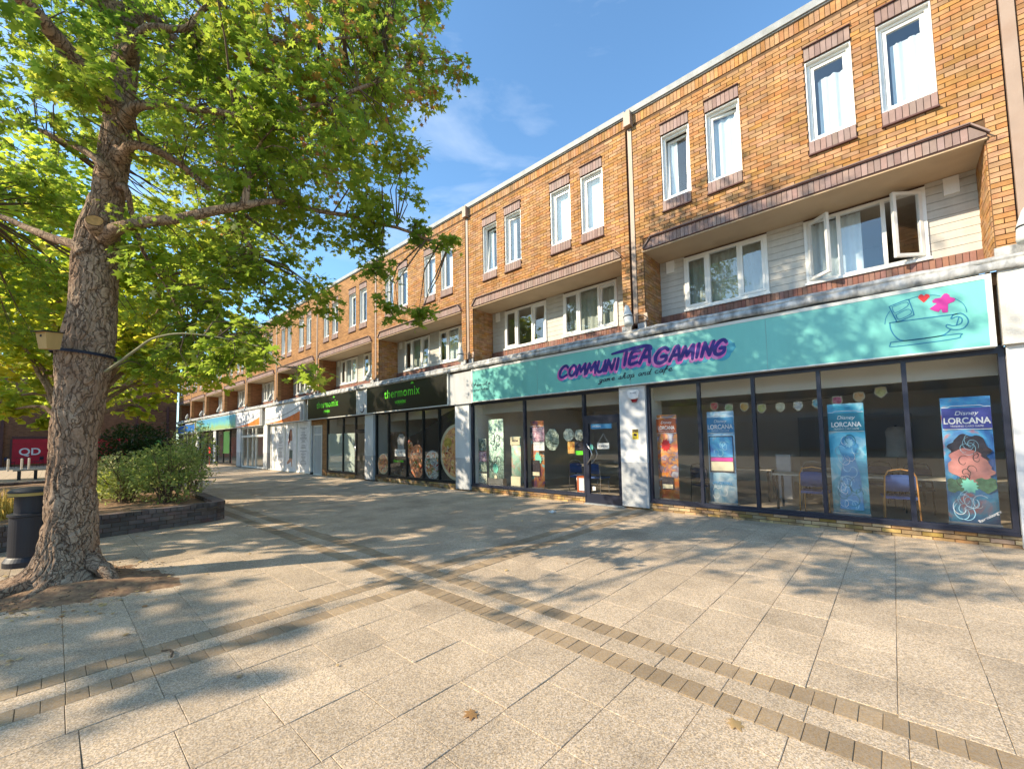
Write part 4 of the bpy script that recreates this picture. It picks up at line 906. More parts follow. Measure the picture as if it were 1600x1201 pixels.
A6 = printmat('banner art pastel', (.55, .52, .45), (.25, .48, .38), (.35, .5, .62), 2, 1.5, 19., (.5, .3, .2))
A7 = printmat('banner art purple', (.12, .05, .20), (.55, .20, .05), (.20, .5, .5), 2.2, 2.5, 23.)
M['title_orange'] = MAT('title orange', (.42, .10, .03), .5); M['title_blue'] = MAT('title blue', (.06, .25, .48), .5); M['title_teal'] = MAT('title teal', (.02, .20, .30), .5); M['title_night'] = MAT('title night', (.05, .06, .30), .5)
M['mint'] = MAT('mint print', (.18, .58, .45), .5); M['rose'] = MAT('rose print', (.42, .17, .16), .5, .25, 8); M['leafgreen_p'] = MAT('fern print', (.06, .16, .09), .5, .3, 20); M['cream'] = MAT('cream print', (.6, .54, .38), .6); M['skyprint'] = MAT('sky print', (.25, .5, .66), .5, .2, 8)
M['darkprint'] = MAT('dark print', (.03, .025, .035), .5, .3, 20)
def ex1(F_, x0, x1, z0, z1, yt):
    leafprint(F_, (x0+x1)/2-.02, 1.40, .15, yt, 'ink_red'); obj('panel_print', MB().box(x0+.08, x1-.1, yt-.003, yt, .45, .72).mesh('panel_print', 'darkprint'), F_); obj('caption_print', MB().box(x0+.1, x1-.12, yt-.005, yt-.003, .47, .56).mesh('caption_print', 'cream'), F_); swirls(F_, x0, x1, z0, z1, yt, 'rose', 4, .3, .6, 3, .03)
def ex2(F_, x0, x1, z0, z1, yt):
    obj('card_border', MB().box(x0+.03, x1-.02, yt-.003, yt, .86, 1.58).mesh('card_border', 'darkprint'), F_); obj('card_art', MB().box(x0+.045, x1-.035, yt-.005, yt-.003, 1.16, 1.56).mesh('card_art', A4), F_); obj('caption_print', MB().box(x0+.05, x1-.04, yt-.005, yt-.003, .89, 1.07).mesh('caption_print', 'cream'), F_)
    obj('bar_print', MB().box(x0+.05, x1-.04, yt-.005, yt-.003, 1.08, 1.15).mesh('bar_print', 'ink_magenta'), F_); swirls(F_, x0+.05, x1-.05, 1.1, 1.6, yt-.006, 'skyprint', 5, .2, .7, 5, .012)
    text('WINTERSPELL', (x0+x1)/2, yt-.004, .62, .075, 'title_blue', F_, align='CENTER', sx=.8, bold=.002); swirls(F_, x0, x1, z0, z1, yt, 'ink_white', 4, .05, .2, 8, .006)
def ex3(F_, x0, x1, z0, z1, yt):
    obj('tall_print', MB().quad(*[(x0+(x1-x0)*u, yt-.001, z0+(z1-z0)*v) for u, v in ((.2, .03), (.85, .03), (.8, .35), (.68, .5), (.8, .62), (.6, .7), (.42, .7), (.25, .6), (.36, .48), (.25, .3))]).mesh('tall_print', 'title_blue'), F_)
    leafprint(F_, (x0+x1)/2+.02, 1.43, .09, yt-.001, 'skyprint'); swirls(F_, x0, x1, z0, z1, yt-.002, 'skyprint', 12, .05, .6, 12, .014); swirls(F_, x0, x1, z0, z1, yt-.0025, 'ink_white', 6, .05, .65, 19, .006); swirls(F_, x0, x1, z0, z1, yt-.0022, 'title_teal', 6, .1, .7, 22, .02)
def ex4(F_, x0, x1, z0, z1, yt):
    rr_ = random.Random(8); W2 = x1-x0; c = (x0+x1)/2
    def blob(nm, cx, cz, rx, rz, mat_, dy, lob=7, amp=.12, seed=0):
        P = [(cx+rx*math.cos(a)*(1+amp*math.sin(lob*a+seed)+amp*.5*math.sin((lob+4)*a+seed*2)), yt-dy, cz+rz*math.sin(a)*(1+amp*math.sin((lob-2)*a+seed))) for a in np.linspace(0, 2*math.pi, 60)[:-1]]
        obj(nm, MB().quad(*[(min(max(p[0], x0+.01), x1-.01), p[1], p[2]) for p in P]).mesh(nm, mat_), F_)
    blob('cloud_print', c, 1.30, W2*.40, .24, 'darkprint', .001, 9, .10, 1.); blob('rock_print', c-.02, 1.12, W2*.40, .20, 'rose', .0016, 5, .14, 2.4); blob('rock_print', c+.05, .98, W2*.34, .14, 'rose', .0018, 6, .12, .4)
    swirls(F_, x0+.08, x1-.08, .85, 1.3, yt-.002, 'darkprint', 9, .0, .9, 31, .012); swirls(F_, x0+.05, x1-.05, 1.2, 1.5, yt-.002, 'skyprint', 5, .2, .9, 33, .006)
    blob('fern_print', c-.14, .80, .13, .10, 'leafgreen_p', .0020, 8, .2, 1.); blob('fern_print', c+.15, .82, .11, .10, 'leafgreen_p', .0021, 7, .2, 3.)
    leafprint(F_, c-.02, .80, .12, yt-.002, 'mint', .3); swirls(F_, x0, x1, z0, z1, yt-.002, 'skyprint', 7, .04, .22, 14, .012); swirls(F_, x0, x1, z0, z1, yt-.0025, 'ink_white', 3, .05, .2, 17, .006)
    text('Ravensburger', x1-.20, yt-.004, .28, .05, 'ink_white', F_, ry=R(-38), bold=.002)
def ex5(F_, x0, x1, z0, z1, yt):
    swirls(F_, x0, x1, z0, z1, yt, 'ink_dark', 12, .15, .85, 21, .02); leafprint(F_, (x0+x1)/2, .72, .17, yt, 'mint', .2); leafprint(F_, (x0+x1)/2, .45, .09, yt-.001, 'cream')
def ex6(F_, x0, x1, z0, z1, yt):
    obj('header_print', MB().box(x0, x1, yt-.002, yt, 1.42, z1-.01).mesh('header_print', 'cream'), F_); text('AVATAR', (x0+x1)/2, yt-.004, 1.52, .06, 'ink_dark', F_, align='CENTER', bold=.002); obj('footer_print', MB().box(x0, x1, yt-.002, yt, z0, .52).mesh('footer_print', 'cream'), F_)
def ex7(F_, x0, x1, z0, z1, yt):
    leafprint(F_, (x0+x1)/2-.02, 1.42, .15, yt, 'title_orange'); leafprint(F_, (x0+x1)/2+.05, 1.05, .17, yt, 'mint', .5); obj('card_border', MB().box(x0+.03, x0+.34, yt-.003, yt, .55, 1.0).mesh('card_border', 'darkprint'), F_); obj('caption_print', MB().box(x0+.05, x0+.32, yt-.005, yt-.003, .58, .68).mesh('caption_print', 'cream'), F_)
banner(-3.86, -3.42, .26, 2.06, 9.0, 'orange and red banner with white title beside the shop pillar', A1, bandmat='title_orange', extras=ex1, tz=1.72)
banner(-2.80, -2.30, .27, 2.07, 9.0, 'pale icy blue banner with a dark framed card print', A2, bandmat='title_blue', extras=ex2, tz=1.70)
banner(-.82, -.34, .27, 2.09, 9.0, 'sea blue banner with teal title band in the middle window', A3, bandmat='title_teal', extras=ex3, tz=1.68)
banner(.545, 1.05, .27, 2.09, 9.0, 'dark blue banner with rose disc and mint leaf in last window', A4, bandmat='title_night', extras=ex4, tz=1.68)
banner(-9.22, -8.60, .42, 2.20, 9.05, 'tall white and green swirl print hanging in the left window', A5, title=False, extras=ex5)
banner(-8.24, -7.88, .26, 1.66, 9.0, 'narrow cream and pastel banner by the left window mullion', A6, title=False, extras=ex6)
banner(-7.50, -7.03, .26, 2.08, 9.0, 'purple and orange banner partly behind notices left of door', A7, bandmat='darkprint', extras=ex7, tz=1.66)
def flat(name, label, cat, x0, x1, z0, z1, y, mat, group=None, shape=None, deco=None):
    t = thing(name, label, cat, ((x0+x1)/2, y, z0), group)
    if shape == 'hex':
        w_, h_ = x1-x0, z1-z0; f_ = MB().prism([(x0+w_*u, z0+h_*v) for u, v in ((.3, 0), (.7, 0), (1, .28), (1, .7), (.72, 1), (.28, 1), (0, .7), (0, .28))], y, y+.004)
    else: f_ = MB().box(x0, x1, y, y+.004, z0, z1)
    o = obj('sheet', f_.mesh('sheet', mat), t)
    if deco: deco(o)
    return t
PA = printmat('poster art dark', (.03, .03, .04), (.18, .25, .2), (.6, .66, .6), 9, 3., 31.); PB = printmat('poster art pink', (.12, .05, .1), (.6, .35, .45), (.75, .7, .7), 9, 3., 35.); PC = printmat('poster art cream', (.05, .06, .05), (.6, .62, .5), (.7, .74, .64), 8, 2., 37.); PD = printmat('poster art redgold', (.35, .03, .02), (.55, .3, .05), (.7, .5, .2), 9, 2., 39.)
yp = YG+.045
GP = 'posters stuck inside the left shop window'
def papertxt(o):
    for i in range(4): text('please see our opening hours'[:20+i*2], -7.24, yp-.008-.0015, 1.455-i*.045, .024, 'ink_grey', o)
flat('notice_sheet', 'white paper notice taped low on the window glass left of door', 'notice', -7.27, -6.90, 1.27, 1.50, yp-.004, 'paper', deco=papertxt)
flat('window_poster', 'dark eight sided poster with pale swirls in the left window', 'poster', -6.86, -6.42, 1.28, 1.84, yp, PA, GP, 'hex')
flat('window_poster', 'pink and white poster left of the dark eight sided one', 'poster', -7.30, -6.90, 1.52, 1.90, yp+.006, PB, GP)
flat('window_poster', 'cream eight sided poster with black figure near the door', 'poster', -6.27, -5.96, 1.52, 1.83, yp, PC, GP, 'hex')
flat('window_poster', 'small arched cream poster touching the door frame', 'poster', -5.93, -5.66, 1.52, 1.80, yp, PC, GP, 'hex')
flat('window_poster', 'red and gold poster under the cream eight sided poster', 'poster', -6.15, -5.94, 1.20, 1.50, yp, PD, GP)
flat('window_sticker', 'lime green sticker near the shop door frame', 'sticker', -5.91, -5.70, 1.17, 1.27, yp, 'ink_green')
flat('window_sticker', 'black sticker above the lime green one', 'sticker', -5.93, -5.69, 1.285, 1.50, yp, 'darkprint')
flat('window_sticker', 'blue sticker across the top of the shop door glass', 'sticker', -5.42, -4.86, 1.80, 1.92, YG-.006, 'title_blue', deco=lambda o: text('WELCOME', -5.38, YG-.0085, 1.84, .05, 'ink_white', o))
oc = flat('door_sign', 'white open sign hanging from two strings behind door glass', 'sign', -5.27, -4.95, 1.32, 1.46, YG+.012, 'paper', deco=lambda o: text('OPEN', -5.11, YG+.009, 1.35, .09, 'ink_dark', o, align='CENTER'))
obj('string', MB().tube([(-5.25, YG+.014, 1.46), (-5.1, YG+.014, 1.68), (-4.97, YG+.014, 1.46)], .004, 5).mesh('string', 'paper'), oc)
flat('window_sticker', 'small pale sticker low on the shop door glass', 'sticker', -5.42, -5.34, .33, .42, YG-.006, 'paper'); flat('window_sticker', 'small mint sticker beside the shop door handle', 'sticker', -5.46, -5.38, 1.3, 1.42, YG-.006, 'mint')
for j, (z0, z1, art) in enumerate(((.25, .55, PC), (.6, .9, PA), (.92, 1.22, PB), (1.25, 1.62, PA))):
    flat('shelf_poster', ['lowest grey print at the left edge of the window', 'second dark print up at left window edge', 'third dark pinkish print up at left window edge', 'top dark print at the left edge of the window'][j], 'print', -9.62, -9.28, z0, z1, 9.0, art, 'prints stacked at the left window edge')
# bunting
Bt = thing('bunting', 'string of shield shaped flags across the right shop windows', 'bunting', (-1.5, 9.6, 2.2))
bp = [(-3.0, 2.32), (-2.822, 2.30), (-2.533, 2.245), (-2.241, 2.25), (-1.93, 2.20), (-1.61, 2.205), (-1.317, 2.21), (-1.016, 2.235), (-.721, 2.26), (-.412, 2.31), (-.12, 2.37), (.6, 2.55)]
obj('string', MB().tube([(x, 9.6, z) for x, z in bp], .004, 5).mesh('string', 'rubber'), Bt)
fc = [(.5, .05, .06), (.25, .35, .15), (.55, .25, .04), (.3, .3, .08), (.55, .5, .3), (.5, .53, .55), (.08, .3, .4), (.5, .08, .15), (.45, .2, .05), (.3, .3, .1)]
for i, (x, z) in enumerate(bp[1:-1]):
    fm = printmat('flag print', fc[i], [min(.7, c*1.6+.05) for c in fc[i]], (.5, .48, .35), 12, 1.5, i*3.)
    shp = [(x-.07, z-.005), (x-.085, z-.1), (x-.04, z-.16), (x, z-.185), (x+.04, z-.16), (x+.085, z-.1), (x+.07, z-.005), (x, z+.01)]
    fl = obj('flag', MB().prism(shp, 9.59, 9.594).mesh('flag', 'cream'), Bt); obj('flag_print', MB().prism([(x+(a-x)*.8, z-.08+(b-z+.08)*.8) for a, b in shp], 9.5865, 9.589).mesh('flag_print', fm), fl)

# cafe tables and chairs
def table(x, y, label, L=1.3, W2=.7):
    t = thing('cafe_table', label, 'table', (x, y, .05), 'cafe tables behind the shop glass')
    obj('table_top', MB().box(x-L/2, x+L/2, y-W2/2, y+W2/2, .76, .785).mesh('table_top', 'table'), t)
    for sx_ in (-1, 1):
        for sy_ in (-1, 1): obj('leg', MB().box(x+sx_*(L/2-.08)-.02, x+sx_*(L/2-.08)+.02, y+sy_*(W2/2-.08)-.02, y+sy_*(W2/2-.08)+.02, .05, .76).mesh('leg', 'black'), t)
def chairparts(fab, fr):
    key = ('chair', fab, fr)
    if key in CACHE: return CACHE[key]
    seat = MB().prismz([(-.2, -.2), (.2, -.2), (.22, .22), (-.22, .22)], .43, .475).mesh('seat', fab)
    bk = MB(); 
    for i in range(7):
        u = i/6; x = -.19+.38*u; y = -.215-.03*math.sin(math.pi*u)
        bk.v += [(x, y, .56), (x, y-.03, .84-.02*(2*u-1)**2), (x, y+.025, .56), (x, y-.005, .84-.02*(2*u-1)**2)]
    for i in range(6):
        o_ = 4*i; bk.f += [(o_, o_+1, o_+5, o_+4), (o_+2, o_+6, o_+7, o_+3), (o_+1, o_+3, o_+7, o_+5), (o_, o_+4, o_+6, o_+2)]; bk.mi += [0]*4
    bkm = bk.mesh('backrest', fab, True)
    fm = MB().tube([(-.22, -.24, 0), (-.21, -.21, .45), (-.195, -.24, .8), (-.15, -.255, .9), (0, -.26, .93), (.15, -.255, .9), (.195, -.24, .8), (.21, -.21, .45), (.22, -.24, 0)], .012, 8).mesh('back_frame', fr, True)
    lg = MB().tube([(0, 0, 0), (0, -.02, .44)], .011, 8).mesh('leg', fr, True)
    CACHE[key] = (seat, bkm, fm, lg); return CACHE[key]
def chair(x, y, rz, fab, fr, label, z=.05):
    t = thing('cafe_chair', label, 'chair', (x, y, z), 'cafe chairs behind the shop glass'); t.rotation_euler = (0, 0, rz)
    se, bk, fm, lg = chairparts(fab, fr)
    for nm, me, lc in (('seat', se, (0, 0, 0)), ('backrest', bk, (0, 0, 0)), ('back_frame', fm, (0, 0, 0)), ('leg', lg, (-.19, .2, 0)), ('leg', lg, (.19, .2, 0))):
        o = bpy.data.objects.new(nm, me); COL.objects.link(o); o.parent = t; o.location = lc
table(-1.25, 10.35, 'pale table in front of the mullion with a blue chair'); table(.15, 10.4, 'pale table behind the sea blue banner'); table(1.3, 10.3, 'pale table behind the dark blue banner', .9)
table(-2.6, 11.4, 'pale table behind the icy blue banner', 1.0); table(-6.3, 10.9, 'pale table behind the posters left of the door', 1.8); table(-.6, 12.6, 'pale table deep inside the cafe', 2.2)
chair(-1.15, 9.75, 0, 'chair_blue', 'chair_or', 'blue chair with orange frame seen from behind left of sea blue banner'); chair(.02, 9.7, .12, 'chair_blue', 'chair_or', 'blue chair with orange frame right of the sea blue banner')
chair(-3.15, 9.85, -.3, 'chair_dark', 'black', 'dark chair between the orange and icy blue banners'); chair(-1.35, 11.1, math.pi, 'chair_dark', 'chair_met', 'dark chair on the far side of the mullion table')
chair(-6.7, 10.2, .1, 'chair_blue', 'chair_met', 'blue chair with grey frame left of the door window'); chair(-6.05, 10.15, -.1, 'chair_blue', 'chair_met', 'second blue chair with grey frame nearer the shop door'); chair(-5.0, 10.5, 2.6, 'chair_dark', 'chair_met', 'dark chair seen through the shop door glass')
chair(.3, 11.2, math.pi, 'chair_dark', 'black', 'dark chair behind the table right of sea blue banner'); chair(-.3, 12.0, .2, 'chair_dark', 'black', 'dark chair deep inside the cafe'); chair(1.0, 11.3, 2.9, 'chair_dark', 'chair_or', 'dark chair with orange frame behind the dark blue banner')
def pframe(label, pos, size, axis, art):
    t = thing('picture_frame', label, 'picture', pos, 'framed pictures on the cafe wall'); x, y, z = pos; w_, h_ = size
    if axis == 'Y': obj('frame', MB().box(x, x+.03, y, y+w_, z, z+h_).mesh('frame', 'black'), t); obj('print', MB().box(x+.031, x+.034, y+.05, y+w_-.05, z+.05, z+h_-.05).mesh('print', art), t)
pframe('tall black framed picture on the cafe side wall', (-4.01, 9.95, 1.15), (.55, .95), 'Y', PA) 
tag(obj('water_cooler', MB().box(-2.15, -1.85, 11.9, 12.2, .05, 1.1).box(-2.13, -1.87, 11.88, 11.899, .6, .9).mesh('water_cooler', 'alarm')), 'white cabinet standing behind the icy blue banner', 'cabinet')
cj = thing('white_shape_stand', 'made-up white shape on a pole deep inside the cafe', 'coat stand', (.05, 13.2, .05))  # stand-in added for an unidentified white figure in the shop glass
obj('pole', MB().tube([(.05, 13.2, .05), (.05, 13.2, 1.75)], .02, 8).mesh('pole', 'black'), cj); obj('white_shape', MB().lathe([(.05, 0), (.14, .02), (.2, .12), (.18, .3), (.2, .62), (.22, .7)][::-1], (.05, 13.2, 0), 14).mesh('white_shape', 'paper', True), cj)
bpy.data.objects['white_shape'].scale = (1, 1, -1); bpy.data.objects['white_shape'].location = (0, 0, 1.72)
rb = thing('red_display', 'red display stand with white sheet beside the shop door', 'display stand', (-5.88, 9.0, .05))
obj('box', MB().box(-6.0, -5.72, 9.0, 9.2, .05, .62).mesh('box', 'title_orange'), rb); obj('sheet', MB().box(-5.93, -5.74, 8.985, 8.999, .27, .58).mesh('sheet', 'paper'), rb)

# wide black signed shop -----------------------------------------------------------
SHG = 'shopfronts under the brick terrace'
def thermo(T, x0, x1, z0, z1, xc, size):
    A = signboard(T, x0, x1, z0, z1, 'signblack', 'signframe', y=8.60, fw=.045, trimb=.03)
    y = 8.604
    tx_ = xc-size*2.35; text('t', tx_, y, 3.24, size*1.02, 'ink_green', A, bold=.006); text('hermomix', tx_+size*.40, y, 3.24, size, 'ink_green', A, bold=.002)
    text('VORWERK', xc, y, 2.99, size*.32, 'ink_green', A, align='CENTER', bold=.004)
    e = MB()
    for dx_ in (-1, 0, 1): ribbon([(xc+dx_*.13+.1*math.cos(a), 3.025+.1*math.sin(a)) for a in np.linspace(0, 2*math.pi, 17)], .01, y, mb=e)
    obj('emblem', e.mesh('emblem', 'dark_green_ink'), A)
    lx = xc+size*1.62; leafp = MB()
    for a0 in (.4, 1.6, 2.8): leafp.quad(*[(lx+.05*math.cos(a0)+.05*math.cos(a), y, 3.24+size*.86+.05*math.sin(a0)+.028*math.sin(a)) for a in np.linspace(0, 2*math.pi, 9)[:-1]])
    obj('leaf_mark', leafp.mesh('leaf_mark', 'ink_green'), A)
T = thing('shopfront', 'black signed kitchen shop front with food posters in five windows', 'shopfront', (-13, YG, 0), SHG)
thermo(T, -15.90, -10.62, 2.72, 3.80, -13.4, .47)
shopwin(T, [-15.45, -14.54, -13.31, -12.28, -11.37, -10.44], mat='black', z0=.28); plinth(T, -15.5, -10.41, .19, near=False); pillar(T, -16.21, -15.54, z1=2.70)
room(T, -15.6, -10.4, 5.0)
M['food_black'] = MAT('poster black', (.02, .018, .018), .4, .2, 3)
FA = printmat('food print red', (.55, .07, .03), (.8, .30, .12), (.85, .6, .42), 9, 2.5, 41.); FB = printmat('food print brown', (.45, .14, .06), (.75, .38, .2), (.85, .6, .38), 5, 2.5, 43., (.7, .45, .1)); FC = printmat('food print grey', (.10, .10, .10), (.45, .46, .44), (.8, .8, .76), 8, 3, 47.)
M['orange_f'] = MAT('orange food print', (.62, .22, .05), .5, .3, 9); M['leafgreen_f'] = MAT('green food print', (.12, .2, .04), .5, .3, 9)
def ell(cx, cz, rx, rz, y, clip=None, n=36):
    P = [(cx+rx*math.cos(a), cz+rz*math.sin(a)) for a in np.linspace(0, 2*math.pi, n)[:-1]]
    if clip: P = [(min(max(x, clip[0]), clip[1]), z) for x, z in P]
    return MB().quad(*[(x, y, z) for x, z in P])
yy = YG+.046
def pw(label, x0, x1, poly, items):
    t = thing('window_poster', label, 'poster', ((x0+x1)/2, yy, .3), 'food posters in the kitchen shop windows')
    o = obj('sheet', MB().prism([(x0+(x1-x0)*u, .29+2.36*v) for u, v in poly], yy, yy+.003).mesh('sheet', 'food_black'), t)
    for i, (cx, cz, rx, rz, m_) in enumerate(items):
        obj('food_print', ell(cx, cz, rx, rz, yy-.002-.001*i, (x0, x1)).mesh('food_print', m_), o)
        if m_ in ('cream', 'lemon') or i == 0 and m_ == 'cream': continue
        q = MB(); rr_ = random.Random(int(cx*100)); mats = ['orange_f', 'cream', 'alarm_red', 'rose', 'leafgreen_f', 'ink_white' if m_ is FC else 'orange_f']
        for j in range(46):
            a = rr_.uniform(0, 6.28); t_ = rr_.random()**.5*.86; ex, ez = cx+rx*t_*math.cos(a), cz+rz*t_*math.sin(a)
            if not x0+.03 < ex < x1-.03: continue
            q.cur = rr_.randrange(6); aa = rr_.uniform(0, 3.1); l_, w_ = rr_.uniform(.03, .11), rr_.uniform(.012, .035)
            q.quad(*[(min(max(ex+l_*math.cos(b)*math.cos(aa)-w_*math.sin(b)*math.sin(aa), x0), x1), yy-.006-.0002*j, ez+l_*math.cos(b)*math.sin(aa)+w_*math.sin(b)*math.cos(aa)) for b in np.linspace(0, 2*math.pi, 9)[:-1]])
        if q.f: stuff(obj('food_pieces', q.mesh('food_pieces', mats), o))
pw('pink bowl poster in the leftmost kitchen shop window', -15.42, -14.57, ((0, 0), (1, 0), (1, .33), (0, .2)), [(-15.0, .70, .40, .40, 'cream'), (-15.0, .70, .36, .36, FA)])
t7 = thing('window_poster', 'tall black poster with appliance and green lettering', 'poster', (-14, yy, .3), 'food posters in the kitchen shop windows')
o = obj('sheet', MB().box(-14.5, -13.35, yy, yy+.003, .29, 1.95).mesh('sheet', 'food_black'), t7)
obj('appliance_print', MB().prism([(-13.95, 1.15), (-13.55, 1.15), (-13.5, 1.75), (-13.6, 1.85), (-13.85, 1.85), (-13.98, 1.7)], yy-.002, yy-.001).mesh('appliance_print', 'ink_grey'), o); obj('label_print', MB().box(-14.15, -13.45, yy-.004, yy-.003, 1.02, 1.28).mesh('label_print', 'ink_white'), o)
text('thermomix', -13.9, yy-.004, .80, .15, 'ink_green', o, align='CENTER', bold=.003); text('TM7', -13.8, yy-.006, 1.1, .14, 'ink_dark', o, align='CENTER')
pw('chopped vegetable poster right of the appliance poster', -13.28, -12.31, ((0, 0), (1, 0), (1, .72), (0, .6)), [(-13.2, 1.3, .26, .32, FA), (-12.7, .86, .46, .60, FA)])
pw('flour and rolling bowl poster in the fourth window', -12.25, -11.40, ((0, 0), (1, 0), (1, .86), (0, .72)), [(-11.8, .75, .46, .50, FC), (-11.95, .62, .2, .16, FB)])
pw('large pasta bowl poster in the window next to the grey pillar', -11.34, -10.47, ((0, 0), (1, 0), (1, 1), (0, .9)), [(-10.5, 1.2, .88, .92, 'cream'), (-10.5, 1.2, .78, .82, FB), (-10.95, 1.5, .2, .17, 'lemon')])
# narrow black signed shop
T = thing('shopfront', 'narrower black signed shop with frosted windows and a glass door', 'shopfront', (-19, YG, 0), SHG)
thermo(T, -21.80, -16.68, 2.72, 3.80, -19.6, .46)
shopwin(T, [-19.93, -18.33, -17.18], mat='black', z0=.28); plinth(T, -19.9, -17.2, .19, near=False)
for a, b in ((-19.89, -18.37), (-18.29, -17.22)): obj('frosted_film', MB().box(a, b, YG+.036, YG+.04, .29, 1.98).mesh('frosted_film', 'frost'), T)
D = obj('door', (lambda q: (frame(q, -17.15, -16.25, .03, 2.03, YG-.02, YG+.05, .07, .15), q.box(-17.15, -16.25, YG-.02, YG+.08, 2.04, 2.12), q.box(-17.15, -16.25, YG-.02, YG+.08, 2.66, 2.77), q)[-1])(MB()).mesh('door', 'black'), T)
obj('pane', MB().box(-17.08, -16.32, YG+.01, YG+.018, .18, 1.96).mesh('pane', 'shopglass'), D); obj('pane', MB().box(-17.15, -16.25, YG+.01, YG+.018, 2.12, 2.66).mesh('pane', 'shopglass'), D)
obj('handle', MB().tube([(-17.1, YG-.02, .95), (-17.06, YG-.07, 1.0), (-17.0, YG-.09, 1.2), (-17.06, YG-.07, 1.4), (-17.1, YG-.02, 1.45)], .014, 8).mesh('handle', 'metal', True), D)
obj('end_panel', MB().box(-16.66, -15.92, 8.62, 8.78, 2.72, 3.76).mesh('end_panel', 'render'), T)
rgm = MB()
ribbon([(-16.28+.17*math.cos(a), 2.98+.17*math.sin(a)) for a in np.linspace(-2.6, 1.2, 14)], [.02, .07, .02], 8.617, mb=rgm); obj('round_mark', rgm.mesh('round_mark', 'ink_dark'), T)
obj('brick_pier', MB().box(-20.45, -19.97, YG-.01, YG+.2, .0, 2.72).mesh('brick_pier', 'brick_far'), T); obj('brick_lintel', MB().box(-21.75, -20.46, YG-.01, YG+.2, 2.45, 2.72).mesh('brick_lintel', 'brick_far'), T)
DD = obj('side_door', (lambda q: (frame(q, -21.45, -20.47, .0, 2.44, YG-.02, YG+.06, .07), q.box(-21.38, -20.54, YG-.02, YG+.05, 1.95, 2.02), q)[-1])(MB()).mesh('side_door', 'white_frame'), T)
obj('door_leaf', MB().box(-21.38, -20.54, YG+.01, YG+.05, .06, 1.95).box(-21.38, -20.54, YG+.02, YG+.05, 2.02, 2.37).mesh('door_leaf', 'render_low'), DD)
room(T, -19.95, -16.2, 4.5)
# white panelled shop with the orange swoosh and the sliding doors
def orange(T, x0, x1):
    A = signboard(T, x0, x1, 2.72, 3.78, 'ink_white', 'signframe', y=8.60, fw=.04, trimb=.03); y = 8.604
    w_ = x1-x0-.6; P = [(x0+.1+w_*u, 2.98+.55*u*u) for u in np.linspace(0, 1, 14)]
    M.setdefault('orange', MAT('orange print', (.75, .20, .04), .5, .2, 3))
    o = MB(); b = [(x0+.1, 2.75), (x0+.1+w_, 2.75)]+[(p[0], 2.79+.46*((p[0]-x0-.1)/w_)**2) for p in P[::-1]]
    o.quad(*[(x, y, z) for x, z in b]); obj('orange_print', o.mesh('orange_print', 'orange'), A)
    obj('swoosh', ribbon(P, .045, y-.001).mesh('swoosh', 'ink_grey'), A); obj('side_return', MB().box(x1-.42, x1-.041, 8.596, 8.607, 2.76, 3.73).mesh('side_return', 'ink_grey'), A)
    return A
T = thing('shopfront', 'white panelled shop front with a tall picture of a woman', 'shopfront', (-25, YG, 0), SHG)
orange(T, -28.05, -22.25)
obj('panel_wall', MB().box(-27.4, -21.75, YG-.0, YG+.1, .1, 2.70).mesh('panel_wall', 'ink_white'), T)
f_ = MB()
for x in (-27.5, -26.9, -25.3, -23.6, -21.85): f_.box(x-.05, x+.05, YG-.03, YG+.05, .02, 2.7)
f_.box(-27.9, -21.8, YG-.028, YG+.05, .02, .1)
obj('window_frame', f_.mesh('window_frame', 'white_frame'), T)
M['skin'] = MAT('skin print', (.5, .26, .17), .6); M['hair'] = MAT('hair print', (.13, .035, .02), .6); M['skirt'] = MAT('skirt print', (.10, .13, .11), .6)
yw = YG-.004
wp = thing('wall_picture', 'tall picture of a long haired woman in white top and grey skirt', 'picture', (-24.5, yw, .4))
def poly(nm, pts, mat_, dy=0., par=None): return obj(nm, MB().quad(*[(x, yw-dy, z) for x, z in pts]).mesh(nm, mat_), par or wp)
poly('backing', [(-25.2, .15), (-23.7, .15), (-23.7, 2.6), (-25.2, 2.6)], 'ink_white', .001)
poly('hair', [(-24.72, 1.2), (-24.55, 1.15), (-24.35, 1.3), (-24.28, 1.6), (-24.25, 2.0), (-24.3, 2.28), (-24.45, 2.38), (-24.62, 2.3), (-24.75, 2.0), (-24.82, 1.6)], 'hair', .002)
poly('face', [(-24.52, 1.98), (-24.42, 1.92), (-24.33, 1.98), (-24.3, 2.15), (-24.36, 2.27), (-24.48, 2.27), (-24.54, 2.15)], 'skin', .003); poly('neck', [(-24.48, 1.7), (-24.36, 1.7), (-24.34, 1.95), (-24.48, 1.95)], 'skin', .003)
poly('top', [(-24.75, 1.15), (-24.2, 1.15), (-24.15, 1.6), (-24.3, 1.72), (-24.55, 1.72), (-24.72, 1.5)], 'render', .0025); poly('skirt', [(-24.68, .75), (-24.22, .72), (-24.18, 1.2), (-24.6, 1.22)], 'skirt', .003)
poly('leg', [(-24.95, .42), (-24.6, .5), (-24.3, .62), (-24.24, .75), (-24.6, .76), (-24.98, .52)], 'skin', .0035); poly('leg', [(-24.3, .3), (-24.22, .3), (-24.24, .72), (-24.42, .72)], 'skin', .0032)
pr = thing('notice_text', 'columns of small grey print on the white shop panels', 'lettering', (-24, yw, 1))
for x0_, w_ in ((-26.4, .8), (-23.2, .9)):
    mb = MB(); z = 2.35
    while z > .35:
        l_ = random.uniform(.3, 1)*w_
        if random.random() < .8: mb.box(x0_+w_/2-l_/2, x0_+w_/2+l_/2, yw-.002, yw-.001, z, z+.03)
        z -= .075
    obj('print', mb.mesh('print', 'ink_grey'), pr)
T = thing('shopfront', 'white framed shop front with glazed sliding doors', 'shopfront', (-31, YG, 0), SHG)
orange(T, -33.95, -28.60)
